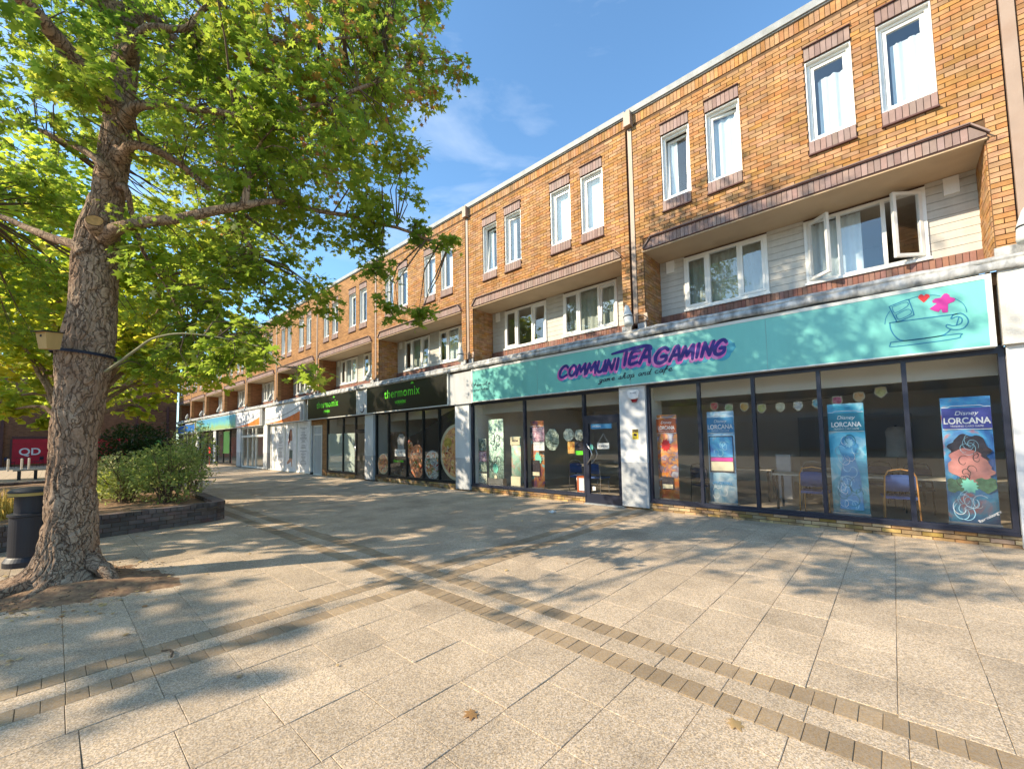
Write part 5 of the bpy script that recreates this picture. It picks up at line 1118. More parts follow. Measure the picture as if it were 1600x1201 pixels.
shopwin(T, [-33.2, -32.0, -31.0, -30.3, -28.75], mat='white_frame', z0=.12, z1=2.6, fw=.12)
obj('door_header', MB().box(-33.2, -28.75, YG-.06, YG+.1, 2.02, 2.16).mesh('door_header', 'white_frame'), T)
pillar(T, -34.2, -33.3); pillar(T, -28.65, -27.95); room(T, -33.3, -28.7, 5, floor='floor_shop')
T = thing('shopfront', 'shop front under the long blue and green banner sign', 'shopfront', (-40, YG, 0), SHG)
AQ, n, l, b = newmat('blue green banner print'); geo = n.new('ShaderNodeNewGeometry'); sp = n.new('ShaderNodeSeparateXYZ'); l.new(geo.outputs['Position'], sp.inputs[0])
mr = n.new('ShaderNodeMapRange'); mr.inputs[1].default_value = 2.75; mr.inputs[2].default_value = 3.75; l.new(sp.outputs['Z'], mr.inputs[0])
nz = n.new('ShaderNodeTexNoise'); nz.inputs['Scale'].default_value = 1.3; l.new(geo.outputs['Position'], nz.inputs[0])
ad = n.new('ShaderNodeMath'); ad.operation = 'ADD'; l.new(mr.outputs[0], ad.inputs[0]); l.new(nz.outputs[0], ad.inputs[1]); sb_ = n.new('ShaderNodeMath'); sb_.operation = 'SUBTRACT'; sb_.inputs[1].default_value = .5; l.new(ad.outputs[0], sb_.inputs[0])
cr_ = n.new('ShaderNodeValToRGB'); e = cr_.color_ramp.elements; e[0].color = (.27, .42, .20, 1); e[0].position = .15; e[1].color = (.10, .34, .52, 1); e[1].position = .8; q = e.new(.45); q.color = (.16, .46, .44, 1); l.new(sb_.outputs[0], cr_.inputs[0]); l.new(cr_.outputs[0], b.inputs['Base Color']); b.inputs['Roughness'].default_value = .4
signboard(T, -46.1, -34.1, 2.72, 3.74, AQ, 'signframe', fw=.04)
shopwin(T, [-45.5, -43, -41.3, -39.8, -38.0, -36.2, -34.4], mat='black', z0=.2, z1=2.62, fw=.12); pillar(T, -40.6, -39.9); pillar(T, -46.6, -45.7); room(T, -45.5, -34.3, 5)
obj('green_film', MB().box(-38.0, -36.3, YG-.0, YG+.02, .9, 2.55).mesh('green_film', 'green_dk'), T)
T = thing('shopfront', 'farthest shop front with two bright blue signs', 'shopfront', (-51, YG, 0), SHG)
M['signblue'] = MAT('blue sign', (.03, .16, .50), .4)
signboard(T, -55.2, -51.2, 2.75, 3.5, 'signblue'); signboard(T, -50.9, -46.7, 2.75, 3.6, 'signblue'); shopwin(T, [-54.8, -52.5, -51, -49, -47], mat='white_frame', z0=.2, z1=2.62, fw=.14); room(T, -55, -46.8, 5)
tag(obj('hanging_pennant', MB().prism([(-39.0, .95), (-38.5, .85), (-38.5, 1.35), (-39.0, 1.4)], 8.1, 8.12).box(-38.78, -38.74, 8.10, 8.12, 0, .9).mesh('hanging_pennant', 'ink_red')), 'red pavement sign outside the blue green banner shop', 'sign')

# ------------------------------------------------------------------ brown brick store closing the square
T = thing('store_building', 'brown brick store with red shutters closing the far side', 'building', (-56.3, -5, 0))
obj('wall', MB().box(-66, -56, -40, 8.75, -.02, 9.5).mesh('wall', 'brick_qd'), T)
obj('ledge', MB().box(-56, -55.93, -40, 8.7, 5.1, 5.2).mesh('ledge', 'purple_dark'), T)
obj('coping', MB().box(-66.1, -55.9, -40, 8.76, 9.5, 9.65).mesh('coping', 'coping'), T)
def arch(y0, y1, z1, mat_, lab, par):
    o = obj('shutter', MB().box(-56, -55.97, y0, y1, .2, z1).mesh('shutter', mat_), par)
    obj('arch_surround', MB().box(-55.999, -55.94, y0-.12, y0, .0, z1).box(-55.999, -55.94, y1, y1+.12, .0, z1).box(-55.999, -55.94, y0-.05, y1+.05, z1+.1, z1+.24).box(-55.999, -55.96, y0, y1, z1, z1+.1).mesh('arch_surround', 'purple_dark'), o)
    for zz_ in (z1-.42,): obj('shutter_rail', MB().box(-55.968, -55.955, y0, y1, zz_, zz_+.03).mesh('shutter_rail', 'alarm_red'), o)
    return o
A = arch(-2.35, 1.2, 2.36, 'red', '', T); arch(-6.8, -3.35, 2.36, 'red', '', T); arch(6.3, 7.55, 2.36, 'green_panel', '', T)
arch(2.6, 5.0, 2.36, 'red', '', T)
for s_, yy_ in (('QD', -1.98),):
    c = bpy.data.curves.new('lettering', 'FONT'); c.body = s_; c.size = 1.05; c.offset = .02; c.extrude = .004; c.materials.append(M['ink_white']); o = bpy.data.objects.new('lettering', c); COL.objects.link(o)
    o.location = (-55.95, yy_, .98); o.rotation_euler = (R(90), 0, R(90)); o.scale = (.78, .8, 1); o.parent = A; 
for y_ in (-2.95, 5.6, 8.0): obj('downpipe', MB().box(-55.94, -55.80, y_-.09, y_+.09, .0, 5.6).mesh('downpipe', 'purple_dark'), T)
# the other side of the square, seen only as reflections in the shop glass
T = thing('opposite_building', 'long brick building across the square reflected in shop glass', 'building', (-20, -30, 0))
ob = MB(); ops = []
for k in range(26):
    x = -62+k*3.2; ops += [(x, x+1.4, 4.6, 6.0), (x, x+1.4, 7.2, 8.4)]
gridwall(ob, -64, 22, 0, 9.5, ops, -30.5, -30.0)
obj('wall', ob.mesh('wall', 'opp'), T); obj('inner_wall', MB().box(-64, 22, -31, -30.7, 0, 9.5).mesh('inner_wall', 'ink_grey'), T)
obj('sign_strip', MB().box(-64, 22, -30.0, -29.9, 2.8, 3.6).mesh('sign_strip', 'render_low'), T); obj('shop_strip', MB().box(-64, 22, -30.0, -29.95, .2, 2.7).mesh('shop_strip', 'ink_grey'), T)

# ------------------------------------------------------------------ planter
T = thing('brick_planter', 'raised planter of dark blue bricks with a tiled coping', 'planter', (-13, 1, 0))
ang = math.atan2(2.48+.49, -10.57+10.12)
def pwall(p0, p1, h_=.36, th=.2, near=False, nlim=300):
    p0, p1 = Vector(p0), Vector(p1); d = p1-p0; L_ = d.length; a = math.atan2(d.y, d.x)
    core = obj('core', MB().box(0, L_, .012, th, -.02, h_-.075).mesh('core', 'mortar'), T, (p0.x, p0.y, 0), (0, 0, a))
    jb = MB(); nrow = 4; rh = (h_-.075)/nrow
    for r_ in range(nrow):
        x = -(.1125 if r_ % 2 else 0)
        while x < L_-.02:
            u, v = max(x, 0), min(x+.225, L_)
            if v-u > .04:
                if near:
                    w_ = round(v-u-.01, 3); c = p0+d.normalized()*(u+v)/2
                    obj('brick', cached(('db', w_), lambda: MB().box(-w_/2, w_/2, 0, .1, -rh/2+.004, rh/2-.004).mesh('brick', 'dk_brick')), T, (c.x, c.y, r_*rh+rh/2), (0, random.gauss(0, .004), a+random.gauss(0, .006)))
                else: jb.box(u+.005, v-.005, 0, .1, r_*rh+.004, (r_+1)*rh-.004)
            x += .225
    x = 0; n = 0
    while x < L_-.03:
        v = min(x+.108, L_)
        c = p0+d.normalized()*(x+v)/2
        if near:
            w_ = round(v-x-.008, 3)
            obj('coping_brick', cached(('cp', w_), lambda: MB().prism([(-w_/2, -.036), (w_/2, -.036), (w_/2, .036), (-w_/2, .036)], -.012, .205).mesh('coping_brick', 'dk_brick')), T, (c.x, c.y, h_-.036), (random.gauss(0, .008), 0, a+random.gauss(0, .006)))
        else: jb.box(x+.004, v-.004, -.012, .205, h_-.072, h_)
        x += .108
    if jb.f: stuff(obj('bricks', jb.mesh('bricks', 'dk_brick_i'), T, (p0.x, p0.y, 0), (0, 0, a)))
pwall((-9.95, -2.6), (-10.58, 2.36), .39, near=True); pwall((-10.58, 2.36), (-10.75, 2.54), .39, near=True); pwall((-10.75, 2.54), (-23, 2.9), .39); pwall((-23, 2.9), (-23.2, -2.6), .39); pwall((-23.2, -2.6), (-9.95, -2.6), .39)
sm = MB(); nx, ny = 60, 26
for i in range(nx+1):
    for j in range(ny+1):
        x = -23+12.75*i/nx; y = -2.4+4.78*j/ny; z = .30+.05*noise.noise(Vector((x*1.2, y*1.2, 0)))+.02*noise.noise(Vector((x*5, y*5, 0)))
        xr = -10.13-(.127*(y+2.6)); x = min(x, xr) if i == nx else x
        sm.v.append((x, y, z))
for i in range(nx):
    for j in range(ny): b = i*(ny+1)+j; sm.f.append((b, b+ny+1, b+ny+2, b+1)); sm.mi.append(0)
obj('soil', sm.mesh('soil', 'soil', True), T)

# ------------------------------------------------------------------ trees
def nz3(p, s): return noise.noise(Vector(p)*s)
def lobes_to_leaves(lobes, dens, size, thr=-.12, droop=.5, rough=.35, seed=1, minb=.0):
    """sprays of leaves scattered through ragged overlapping masses; returns leaf centres, normals, directions and spray stems"""
    rg = np.random.default_rng(seed); C, N, D, St = [], [], [], []
    for (x, y, z, r) in lobes:
        ns = max(8, int(dens*(r**2.3 if r > .6 else .309*(r/.6)**1.35)))
        u = rg.normal(size=(ns, 3)); u /= np.linalg.norm(u, axis=1, keepdims=True); rad = r*(rg.random(ns)**.45)
        for i in range(ns):
            q = u[i]; rr_ = rad[i]*(1+rough*nz3((x+q[0]*2, y+q[1]*2, z+q[2]*2), 1.3))
            p = np.array([x, y, z])+q*rr_*np.array([1.05, 1.05, .85])
            if nz3(p, 1.9)+.55*nz3(p, 4.6) < thr: continue
            d = q*np.array([1, 1, .2])+rg.normal(size=3)*.45; d[2] -= droop*.4; d /= np.linalg.norm(d)
            nl = rg.integers(5, 9); L_ = size*2.4*(.7+.6*rg.random())
            St.append((p-d*L_*.6, p+d*L_*.5))
            for k in range(nl):
                t = (k+.5)/nl; side = 1 if k % 2 else -1
                lat = np.cross(d, [0, 0, 1.]); lat /= np.linalg.norm(lat)+1e-6
                c = p+d*L_*(t-.5)+lat*side*size*.42+rg.normal(size=3)*size*.22; c[2] -= size*.25*rg.random()
                nn = np.array([0, 0, 1.])+rg.normal(size=3)*.55+q*.25
                dd = lat*side*.8+d*.6+np.array([0, 0, -.45])+rg.normal(size=3)*.2
                C.append(c); N.append(nn); D.append(dd)
    return np.array(C), np.array(N), np.array(D), St
def smooth_path(P, n=4):
    P = [Vector(p) for p in P]; Q = []
    for i in range(len(P)-1):
        p0, p1, p2, p3 = P[max(i-1, 0)], P[i], P[i+1], P[min(i+2, len(P)-1)]
        for k in range(n):
            t = k/n; Q.append(.5*((2*p1)+(p2-p0)*t+(2*p0-5*p1+4*p2-p3)*t*t+(3*p1-p0-3*p2+p3)*t**3))
    return Q+[P[-1]]
TT = thing('maple_tree', 'large maple tree with thick ridged trunk beside the black bin', 'tree', (TRX, TRY, 0))
tab = [(-.06, -7.5, .13, .53), (.0, -7.48, .14, .50), (.15, -7.46, .15, .44), (.34, -7.45, .16, .385), (.8, -7.44, .18, .34), (1.58, -7.44, .19, .305), (2.3, -7.43, .2, .33), (2.75, -7.41, .23, .375), (3.0, -7.39, .26, .35), (3.3, -7.37, .28, .32), (4.0, -7.36, .29, .315), (4.35, -7.33, .32, .30), (4.6, -7.29, .36, .26), (4.85, -7.25, .39, .235), (5.3, -7.23, .41, .225), (5.7, -7.2, .43, .215), (6.6, -7.15, .48, .185), (7.5, -7.09, .54, .165), (9.0, -7.05, .6, .13), (11, -7.0, .6, .08), (12.6, -6.9, .6, .03)]
ta = np.array(tab); ta[:, 3] *= np.interp(ta[:, 0], [0, .5, 1, 12], [.68, .68, .70, .75]); nzr, nth = 700, 210
hs = np.concatenate([np.linspace(-.06, 7.6, 640), np.linspace(7.7, 12.6, 50)])
tv = []
flare = [(-1.9, .42, 5), (-.75, .20, 6), (.35, .30, 5), (1.6, .2, 5), (2.7, .25, 5), (-2.7, .3, 5)]
for h in hs:
    cx_, cy_, r0 = [np.interp(h, ta[:, 0], ta[:, i]) for i in (1, 2, 3)]
    for k in range(nth):
        a = 2*math.pi*k/nth; ca, sa = math.cos(a), math.sin(a); r = r0
        if h < .9:
            for th0, am, pw_ in flare:
                c_ = math.cos(a-th0)
                if c_ > 0: r += am*.5*(c_**pw_)*math.exp(-max(h, 0)/.10)+am*.18*(c_**3)*math.exp(-max(h, 0)/.3)
        # ridged bark: long vertical plates broken by cross furrows
        wv = Vector((ca*r0*7.5, sa*r0*7.5, h*1.5)); w2 = Vector((ca*r0*17, sa*r0*17, h*4.2))
        wob = noise.noise(Vector((ca*r0*3, sa*r0*3, h*2.4)))*.9
        n1 = 1-abs(noise.noise(wv+Vector((wob, wob*.7, 0))))*6; n2 = 1-abs(noise.noise(w2+Vector((wob*1.5, 0, wob*.8))))*6
        dsp = -.024*max(n1, 0)**1.5-.014*max(n2, 0)**1.5+.007*noise.noise(Vector((ca*r0*30, sa*r0*30, h*16)))
        if h < .7: dsp += (.7-h)*.05*noise.noise(Vector((ca*r0*9, sa*r0*9, h*9)))
        dsp += .035*noise.noise(Vector((ca*r0*2.2, sa*r0*2.2, h*1.3)))
        if h > 7.6: dsp *= .4
        r += dsp*(min(1, r0/.22))
        tv.append((cx_+ca*r, cy_+sa*r, h))
tm = MB(); tm.v = tv
for i in range(len(hs)-1):
    for k in range(nth): k2 = (k+1) % nth; tm.f.append((i*nth+k, i*nth+k2, (i+1)*nth+k2, (i+1)*nth+k))
tm.mi = [0]*len(tm.f)
def addroots(b):
    for P, r0 in (([(-7.3, -.05, .08), (-7.12, -.42, .03), (-7.0, -.75, .0), (-7.02, -1.1, -.04)], .085), ([(-7.2, .05, .08), (-6.95, -.08, .02), (-6.75, -.2, -.02), (-6.6, -.35, -.05)], .055), ([(-7.25, .35, .22), (-7.0, .48, .12), (-6.86, .56, -.04)], .10)):
        Q = smooth_path(P, 6); n = len(Q); b.tube([q+Vector((0, 0, .01*nz3(q, 6))) for q in Q], [r0*(1-.6*i/n)*(1+.25*nz3(q, 8)) for i, q in enumerate(Q)], 12)
addroots(tm)
tr = obj('trunk', tm.mesh('trunk', 'bark', True), TT)
BG = {'b1': [(-7.1, .38, 4.2), (-6.84, .47, 4.25), (-6.35, .78, 4.28), (-5.89, 1.19, 4.36), (-5.57, 1.47, 4.44), (-5.64, 1.8, 4.66), (-5.72, 2.4, 4.8), (-5.42, 3.21, 4.81), (-4.81, 3.92, 4.52)],
      'b1u': [(-5.59, 1.46, 4.44), (-5.54, 1.48, 4.68), (-5.6, 1.54, 5.05), (-5.47, 1.74, 5.67)], 'b2': [(-7.0, .45, 5.25), (-6.68, .53, 5.28), (-6.56, .78, 5.26), (-6.45, 1.02, 5.11), (-6.4, 1.22, 4.94), (-6.37, 1.39, 4.87), (-6.18, 1.76, 4.11)],
      'b3': [(-7.25, .2, 3.95), (-7.36, .08, 4.07), (-7.88, -.21, 4.33), (-8.54, -.56, 4.65), (-9.71, -.99, 5.1)], 'b4': [(-7.15, .35, 5.0), (-7.09, .24, 5.14), (-7.52, .03, 5.44), (-8.04, -.34, 5.75), (-8.75, -.73, 5.97)],
      'b5': [(-7.1, .45, 5.8), (-6.83, .35, 5.87), (-6.95, -.06, 6.2), (-7.05, -.32, 6.55), (-7.2, -.9, 6.9)], 'b6': [(-7.0, .5, 5.7), (-6.6, .57, 5.74), (-6.41, .87, 5.82), (-5.94, 1.17, 5.65), (-5.47, 1.74, 5.67), (-4.96, 2.56, 6.22), (-4.71, 3.4, 7.04)],
      'b7': [(-7.0, .5, 6.6), (-6.46, .62, 6.68), (-6.24, .95, 6.81), (-6.04, 1.23, 7.14), (-5.8, 1.75, 6.92), (-5.1, 3.02, 7.37)], 'b9': [(-7.2, .45, 4.9), (-7.01, .54, 4.81), (-7.35, .68, 4.31), (-7.35, .99, 3.78), (-7.12, 1.25, 3.15)],
      'c6': [(-7.1, .35, 5.9), (-6.0, -.6, 6.2), (-5.0, -1.0, 5.8), (-4.6, -.9, 5.2)], 'c1': [(-7.05, .55, 8), (-6.2, 0, 8.9), (-5.4, -.8, 9.6)], 'c2': [(-7.05, .6, 8.6), (-7.2, 1.6, 9.4), (-7.0, 2.8, 10)], 'c3': [(-7.1, .5, 7.8), (-8.0, -.4, 8.6), (-8.8, -1.4, 9.2)], 'c4': [(-7.1, .5, 7.2), (-7.5, -1.2, 7.4), (-7.6, -3.4, 6.4), (-7.4, -4.6, 5.4)], 'c5': [(-7.1, .5, 7.5), (-8.4, 1.4, 8.2), (-9.4, 2.6, 8.6)]}
BR_ = {'b1': .07, 'b3': .07, 'b4': .055, 'b2': .06, 'b5': .06, 'b6': .06, 'b7': .05, 'b1u': .035, 'b9': .04}
lb_ = MB(); paths = []
for k_, P in BG.items():
    Q = smooth_path(P, 5); n = len(Q); r0 = BR_.get(k_, .07)
    Q = [q+Vector((nz3(q, 1.7), nz3(q+Vector((9, 0, 0)), 1.7), nz3(q+Vector((0, 9, 0)), 1.7)))*.05 if i else q for i, q in enumerate(Q)]
    lb_.tube(Q, [r0*(1-.78*i/n)*(1+.14*nz3(q, 7))*(1+.9*math.exp(-i/2.2)) for i, q in enumerate(Q)], 12); paths += Q
yb = smooth_path([(-6.98, .40, 2.5), (-6.74, .49, 2.58), (-6.5, .63, 2.73), (-6.26, .77, 2.85), (-5.89, 1.04, 2.87), (-5.36, 1.54, 2.72), (-4.94, 1.67, 2.44)], 5)
obj('young_branch', MB().tube(yb, [.018*(1-.7*i/len(yb)) for i in range(len(yb))], 8).mesh('young_branch', 'young', True), TT); paths += yb
obj('limbs', lb_.mesh('limbs', 'bark', True), TT)
LOB = [(-5.1, 3.02, 7.37, .9), (-4.71, 3.4, 7.04, .5), (-4.39, 3.7, 6.94, .3), (-5.35, 2.76, 7.84, .9), (-4.69, 3.62, 7.93, .3), (-4.86, 3.08, 6.02, .5), (-4.96, 2.56, 6.22, .75), (-4.61, 3.41, 6.36, .28), (-5.05, 2.71, 5.11, .6), (-4.82, 3.15, 5.49, .35), (-5.08, 2.12, 5.35, .75), (-4.95, 3.34, 5.07, .22), (-5.49, 3.14, 4.82, .4), (-5.15, 3.59, 4.74, .26), (-4.81, 3.92, 4.52, .18), (-5.66, 2.74, 4.63, .45), (-5.52, 3.17, 4.15, .38), (-5.18, 3.49, 4.0, .22), (-5.04, 3.53, 3.45, .2), (-5.4, 3.32, 3.58, .26),
       (-6.19, 1.6, 4.23, .65), (-5.86, 1.88, 4.65, .5), (-6.41, 1.45, 3.65, .65), (-6.07, 1.77, 3.51, .5), (-6.82, 1.04, 4.08, .75), (-7.12, 1.25, 3.15, .55), (-5.69, 1.5, 2.8, .42), (-5.2, 1.6, 2.62, .3), (-4.9, 1.67, 2.46, .26), (-4.61, 1.85, 2.3, .14), (-5.99, 1.25, 2.6, .4), (-6.3, 1.9, 3.1, .45), (-5.7, 2.3, 3.6, .4), (-7.66, 1.06, 2.75, .45), (-6.54, 1.07, 6.94, 1), (-5.8, 1.75, 6.92, 1), (-5.32, 2.21, 6.57, .85), (-5.83, 1.15, 5.53, .6), (-5.47, 1.74, 5.67, .85), (-5.69, 1.6, 4.96, .7), (-7.0, 1.18, 5.46, .6),
       (-7.31, -.27, 6.49, .8), (-7.65, -.25, 5.73, .7), (-6.35, 0, 5.51, .28), (-5.72, .31, 5.45, .2), (-5.92, .14, 5.27, .25), (-9.76, -.42, 5.77, .7), (-11.18, -.27, 4.8, .7), (-12.34, -.59, 4.04, .8), (-10.11, -.03, 5.44, .5), (-8.88, 1.09, 5.51, .6), (-9.04, 1.06, 4.02, .6),
       (-5.6, .6, 9.2, 1.5), (-7, 2.6, 9.2, 1.5), (-8.5, -1, 9.2, 1.7), (-7.2, .4, 11.4, 1.7), (-5.4, -1.4, 8.6, 1.0), (-7.6, -2.8, 7.2, 1.3), (-9.6, 1.2, 8.2, 1.4), (-9.2, 3.4, 8.2, 1.1), (-7.6, -4.2, 5.6, .6), (-8.3, -3.6, 4.8, .5), (-6.4, 3.6, 8.6, 1.1), (-9, 2.2, 6.2, 1.0), (-8.2, 2.6, 4.9, .8), (-10.4, 2.6, 7.4, 1.4), (-11.0, .6, 8.6, 1.5), (-8.4, 3.6, 7.2, 1.2), (-6.2, 3.2, 9.8, 1.2), (-12.2, 3.0, 7.0, 1.1), (-10.6, 3.2, 7.0, 1.1), (-9.1, 3.2, 7.0, 1.1), (-7.5, 3.2, 7.2, 1.0), (-6.2, 3.2, 7.4, .9), (-9.2, .9, 9.0, 1.3), (-12.5, .8, 8.8, 1.3), (-11.0, 1.8, 8.0, 1.2), (-4.7, -.9, 5.2, .8), (-5.3, -1.8, 6.0, .8), (-4.4, -.5, 6.3, .7), (-4.8, .4, 6.7, .8), (-4.2, -.8, 5.4, .4)]
C, N, D, St = lobes_to_leaves(LOB[:52], 330, .098, thr=-.02, seed=3)
C2_, N2_, D2_, St2 = lobes_to_leaves(LOB[52:], 150, .12, thr=-.08, seed=13)
C, N, D, St = np.concatenate([C, C2_]), np.concatenate([N, N2_]), np.concatenate([D, D2_]), St+St2
print('main leaves', len(C))
sel = (C[:, 2] > 6.1+.35*np.sin(C[:, 1]*5)) & (C[:, 2] < 8.3) & (C[:, 1] > 1.4) & (rng.random(len(C)) < .24)
leaves('crown', C[~sel], N[~sel], .100, 'maple', 'leaf', TT, D=D[~sel])
leaves('tinged_leaves', C[sel], N[sel], .100, 'maple', 'leaf_tinge', TT, D=D[sel])
def twigs(St, paths, name, parent, every=1, r=.0035, seed=2):
    """each spray stem, and thin branches that join groups of sprays to the nearest limb"""
    rg = random.Random(seed); b = MB(); PP = np.array([tuple(p) for p in paths])
    for i, (p, q) in enumerate(St):
        if i % every: continue
        b.tube([p, (np.array(p)+q)/2+np.array([0, 0, .01]), q], [r, r*.8, r*.4], 3, cap=False)
        if i % (every*7) == 0:
            j = np.argmin(((PP-p)**2).sum(1)); a = PP[j]; mid = (a+p)/2+np.array([rg.gauss(0, .08), rg.gauss(0, .08), .1]); m2 = (mid+p)/2+np.array([rg.gauss(0, .05), rg.gauss(0, .05), .02])
            L_ = np.linalg.norm(a-p)
            if L_ < 3: b.tube([a, mid, m2, p], [.006+.007*L_, .005+.004*L_, .006, r], 5, cap=False)
    return obj(name, b.mesh(name, 'twig', True), parent)
twigs(St, paths, 'twigs', TT)
# cut stub, bird box and strap
st = MB().lathe([(.001, .0), (.10, -.004), (.125, -.02), (.14, -.12), (.16, -.25)], (0, 0, 0), 20)
so_ = obj('cut_stub', MB().lathe([(.12, .0), (.135, -.03), (.15, -.14), (.14, -.3)], (0, 0, 0), 20).mesh('cut_stub', 'bark', True), TT, (-6.93, .25, 4.30)); so_.rotation_euler = Vector((.88, -.25, .30)).to_track_quat('Z', 'Y').to_euler(); so_.scale = (.68, .68, .6)
cf = obj('cut_face', MB().quad(*[(.118*math.cos(a), .118*math.sin(a)*.9, .002) for a in np.linspace(0, 2*math.pi, 21)[:-1]]).mesh('cut_face', 'cut'), so_)
BB = thing('bird_box', 'tan wooden bird box strapped to the maple trunk', 'bird box', (-7.28, -.14, 2.9))
bx = MB(); bx.v = [(-.08, -.09, -.15), (.08, -.09, -.15), (.08, .09, -.13), (-.08, .09, -.13), (-.10, -.13, .12), (.10, -.13, .12), (.10, .11, .15), (-.10, .11, .15)]; bx.f = [(0, 3, 2, 1), (4, 5, 6, 7), (0, 1, 5, 4), (1, 2, 6, 5), (2, 3, 7, 6), (3, 0, 4, 7)]; bx.mi = [0]*6
def sub(nm, me, par, loc=(0, 0, 0), rot=(0, 0, 0)):
    o = bpy.data.objects.new(nm, me); COL.objects.link(o); o.parent = par; o.location = loc; o.rotation_euler = rot; return o
sub('box_body', bx.mesh('box_body', 'birdbox'), BB); sub('lid', MB().box(-.125, .125, -.165, .14, .135, .15).mesh('lid', 'rubber'), BB, (0, 0, .0), (R(6), 0, 0))
sub('entrance_hole', MB().lathe([(.001, 0), (.022, 0)], (0, -.125, .06), 16, 'Y').mesh('entrance_hole', 'rubber'), BB)
BB.location = (-6.99, -.06, 2.80); BB.rotation_euler = (0, 0, R(35)); BB.scale = (.68, .68, .68)
sp_ = MB(); n = 48
for k in range(n+1):
    a = 2*math.pi*k/n; cx_, cy_, r0 = [np.interp(2.75, ta[:, 0], ta[:, i]) for i in (1, 2, 3)]; zc_ = 2.74+.025*math.cos(a+1.9)
    for dz in (-.018, .018): sp_.v.append((cx_+(r0+.035)*math.cos(a), cy_+(r0+.035)*math.sin(a), zc_+dz))
for k in range(n): sp_.f.append((2*k, 2*k+2, 2*k+3, 2*k+1)); sp_.mi.append(0)
o = obj('strap', sp_.mesh('strap', 'strap'), None); o.parent = BB; o.matrix_parent_inverse = (Matrix.Translation(BB.location) @ Matrix.Rotation(R(35), 4, 'Z') @ Matrix.Scale(.68, 4)).inverted()

def tree(loc, label, height, lobes, leafm, dens, size, kind='star', seed=1, forks=4, r0=.22, cr_seed=0):
    rg = random.Random(seed); x, y = loc
    T = thing('maple_tree', label, 'tree', (x, y, 0), 'maples along the square')
    b = MB(); paths = []
    hf = height*.22
    P = smooth_path([(x, y, -.05), (x+.05, y+.03, hf*.5), (x-.03, y, hf)], 4); b.tube(P, [r0*(1.35-.35*min(1, i/3)) for i in range(len(P))], 14); paths += P
    tips = sorted(lobes, key=lambda L_: -L_[3])
    for (lx, ly, lz, lr) in tips[:18]:
        s = Vector((x, y, hf*.9)); e_ = Vector((lx, ly, lz)); mid = s.lerp(e_, .45)+Vector((rg.gauss(0, .2), rg.gauss(0, .2), .12*(e_-s).length))
        Q = smooth_path([s, mid, e_], 6); Q = [q+Vector((nz3(q, 1.3), nz3(q+Vector((5, 0, 0)), 1.3), 0))*.12 if 0 < i else q for i, q in enumerate(Q)]
        rr_ = r0*rg.uniform(.32, .55); b.tube(Q, [rr_*(1-.8*i/len(Q)) for i in range(len(Q))], 8); paths += Q
    obj('trunk', b.mesh('trunk', 'bark', True), T)
    C, N, D, St = lobes_to_leaves(lobes, dens, size, seed=seed+50, thr=-.2)
    print('tree leaves', len(C)); leaves('crown', C, N, size*1.1, kind, leafm, T, D=D)
    twigs(St, paths, 'twigs', T, every=3, r=.005)
    return T
L2 = [(-18.17, -.48, 4.15, 1.1), (-20.19, -.89, 3.19, .8), (-18.0, -.17, 2.35, .28), (-18.65, -.81, 2.7, .5), (-18.31, 2.14, 3.65, .9), (-18.67, 1.87, 2.91, .45), (-16.09, 1.35, 4.84, 1.4), (-18.97, 2.8, 4.7, 1.1), (-17.41, .09, 5.61, 1.3), (-18.75, -1.16, 6.01, 1.5), (-15.88, 2.76, 6.46, 1.5), (-15.97, 1.28, 7.04, 1.6), (-17.5, -.26, 8.92, 1.8), (-18.73, 4.28, 5.85, 1.2), (-21.59, 4.51, 4.46, .9), (-14.2, .2, 5.2, 1.0), (-13.6, -.9, 6.2, 1.0), (-20, 1.5, 7.2, 1.6), (-17, 3.2, 8.2, 1.4)]
tree((-16.6, .3), 'many stemmed maple tree rising from the dark brick planter', 11, L2, 'leaf2', 125, .15, seed=5, r0=.2)
def ball(cx, cy, cz, r, n, seed, lr=1.2, flat=.8):
    rg = random.Random(seed); out = []
    for i in range(n):
        a = rg.uniform(0, 2*math.pi); e_ = rg.uniform(-.6, 1.2); q = r*rg.uniform(.3, .95)
        out.append((cx+q*math.cos(a)*math.cos(e_), cy+q*math.sin(a)*math.cos(e_), cz+q*math.sin(e_)*flat, lr*rg.uniform(.7, 1.2)))
    return out
tree((-27.5, .6), 'maple tree beyond the planter, second from the big trunk', 11, ball(-27.5, .6, 7, 3.8, 20, 4, 1.35), 'leaf', 38, .24, seed=6)
tree((-38, .9), 'maple tree in the middle of the square, third from big trunk', 10, ball(-38, .2, 6.6, 3.6, 18, 8, 1.4), 'leaf2', 26, .30, kind='oval', seed=7)
tree((-48, 1.2), 'farthest maple tree near the red shuttered store', 9, ball(-48, 1.2, 6.2, 3.3, 16, 9, 1.3), 'leaf2', 24, .32, kind='oval', seed=8)

tree((-14.8, -5.4), 'maple tree left of the planter whose crown hangs in at the left', 10, ball(-14.4, -5.2, 6.6, 3.3, 20, 14, 1.3), 'leaf', 42, .19, kind='star', seed=17)
tree((-24, -5.6), 'maple tree left of the long bench with crown reaching in', 10, ball(-24, -5.4, 6.6, 3.6, 20, 15, 1.4), 'leaf2', 38, .24, kind='star', seed=18)
tree((-36, -6), 'maple tree at the left edge before the red shuttered store', 10, ball(-36, -5.6, 6.6, 3.8, 18, 16, 1.5), 'leaf', 28, .3, kind='oval', seed=19)
tree((-12.4, -11.1), 'maple tree beyond the left of the frame casting soft shade', 10, ball(-12.3, -11.0, 7.8, 2.1, 12, 33, .9), 'leaf', 24, .17, kind='star', seed=37)
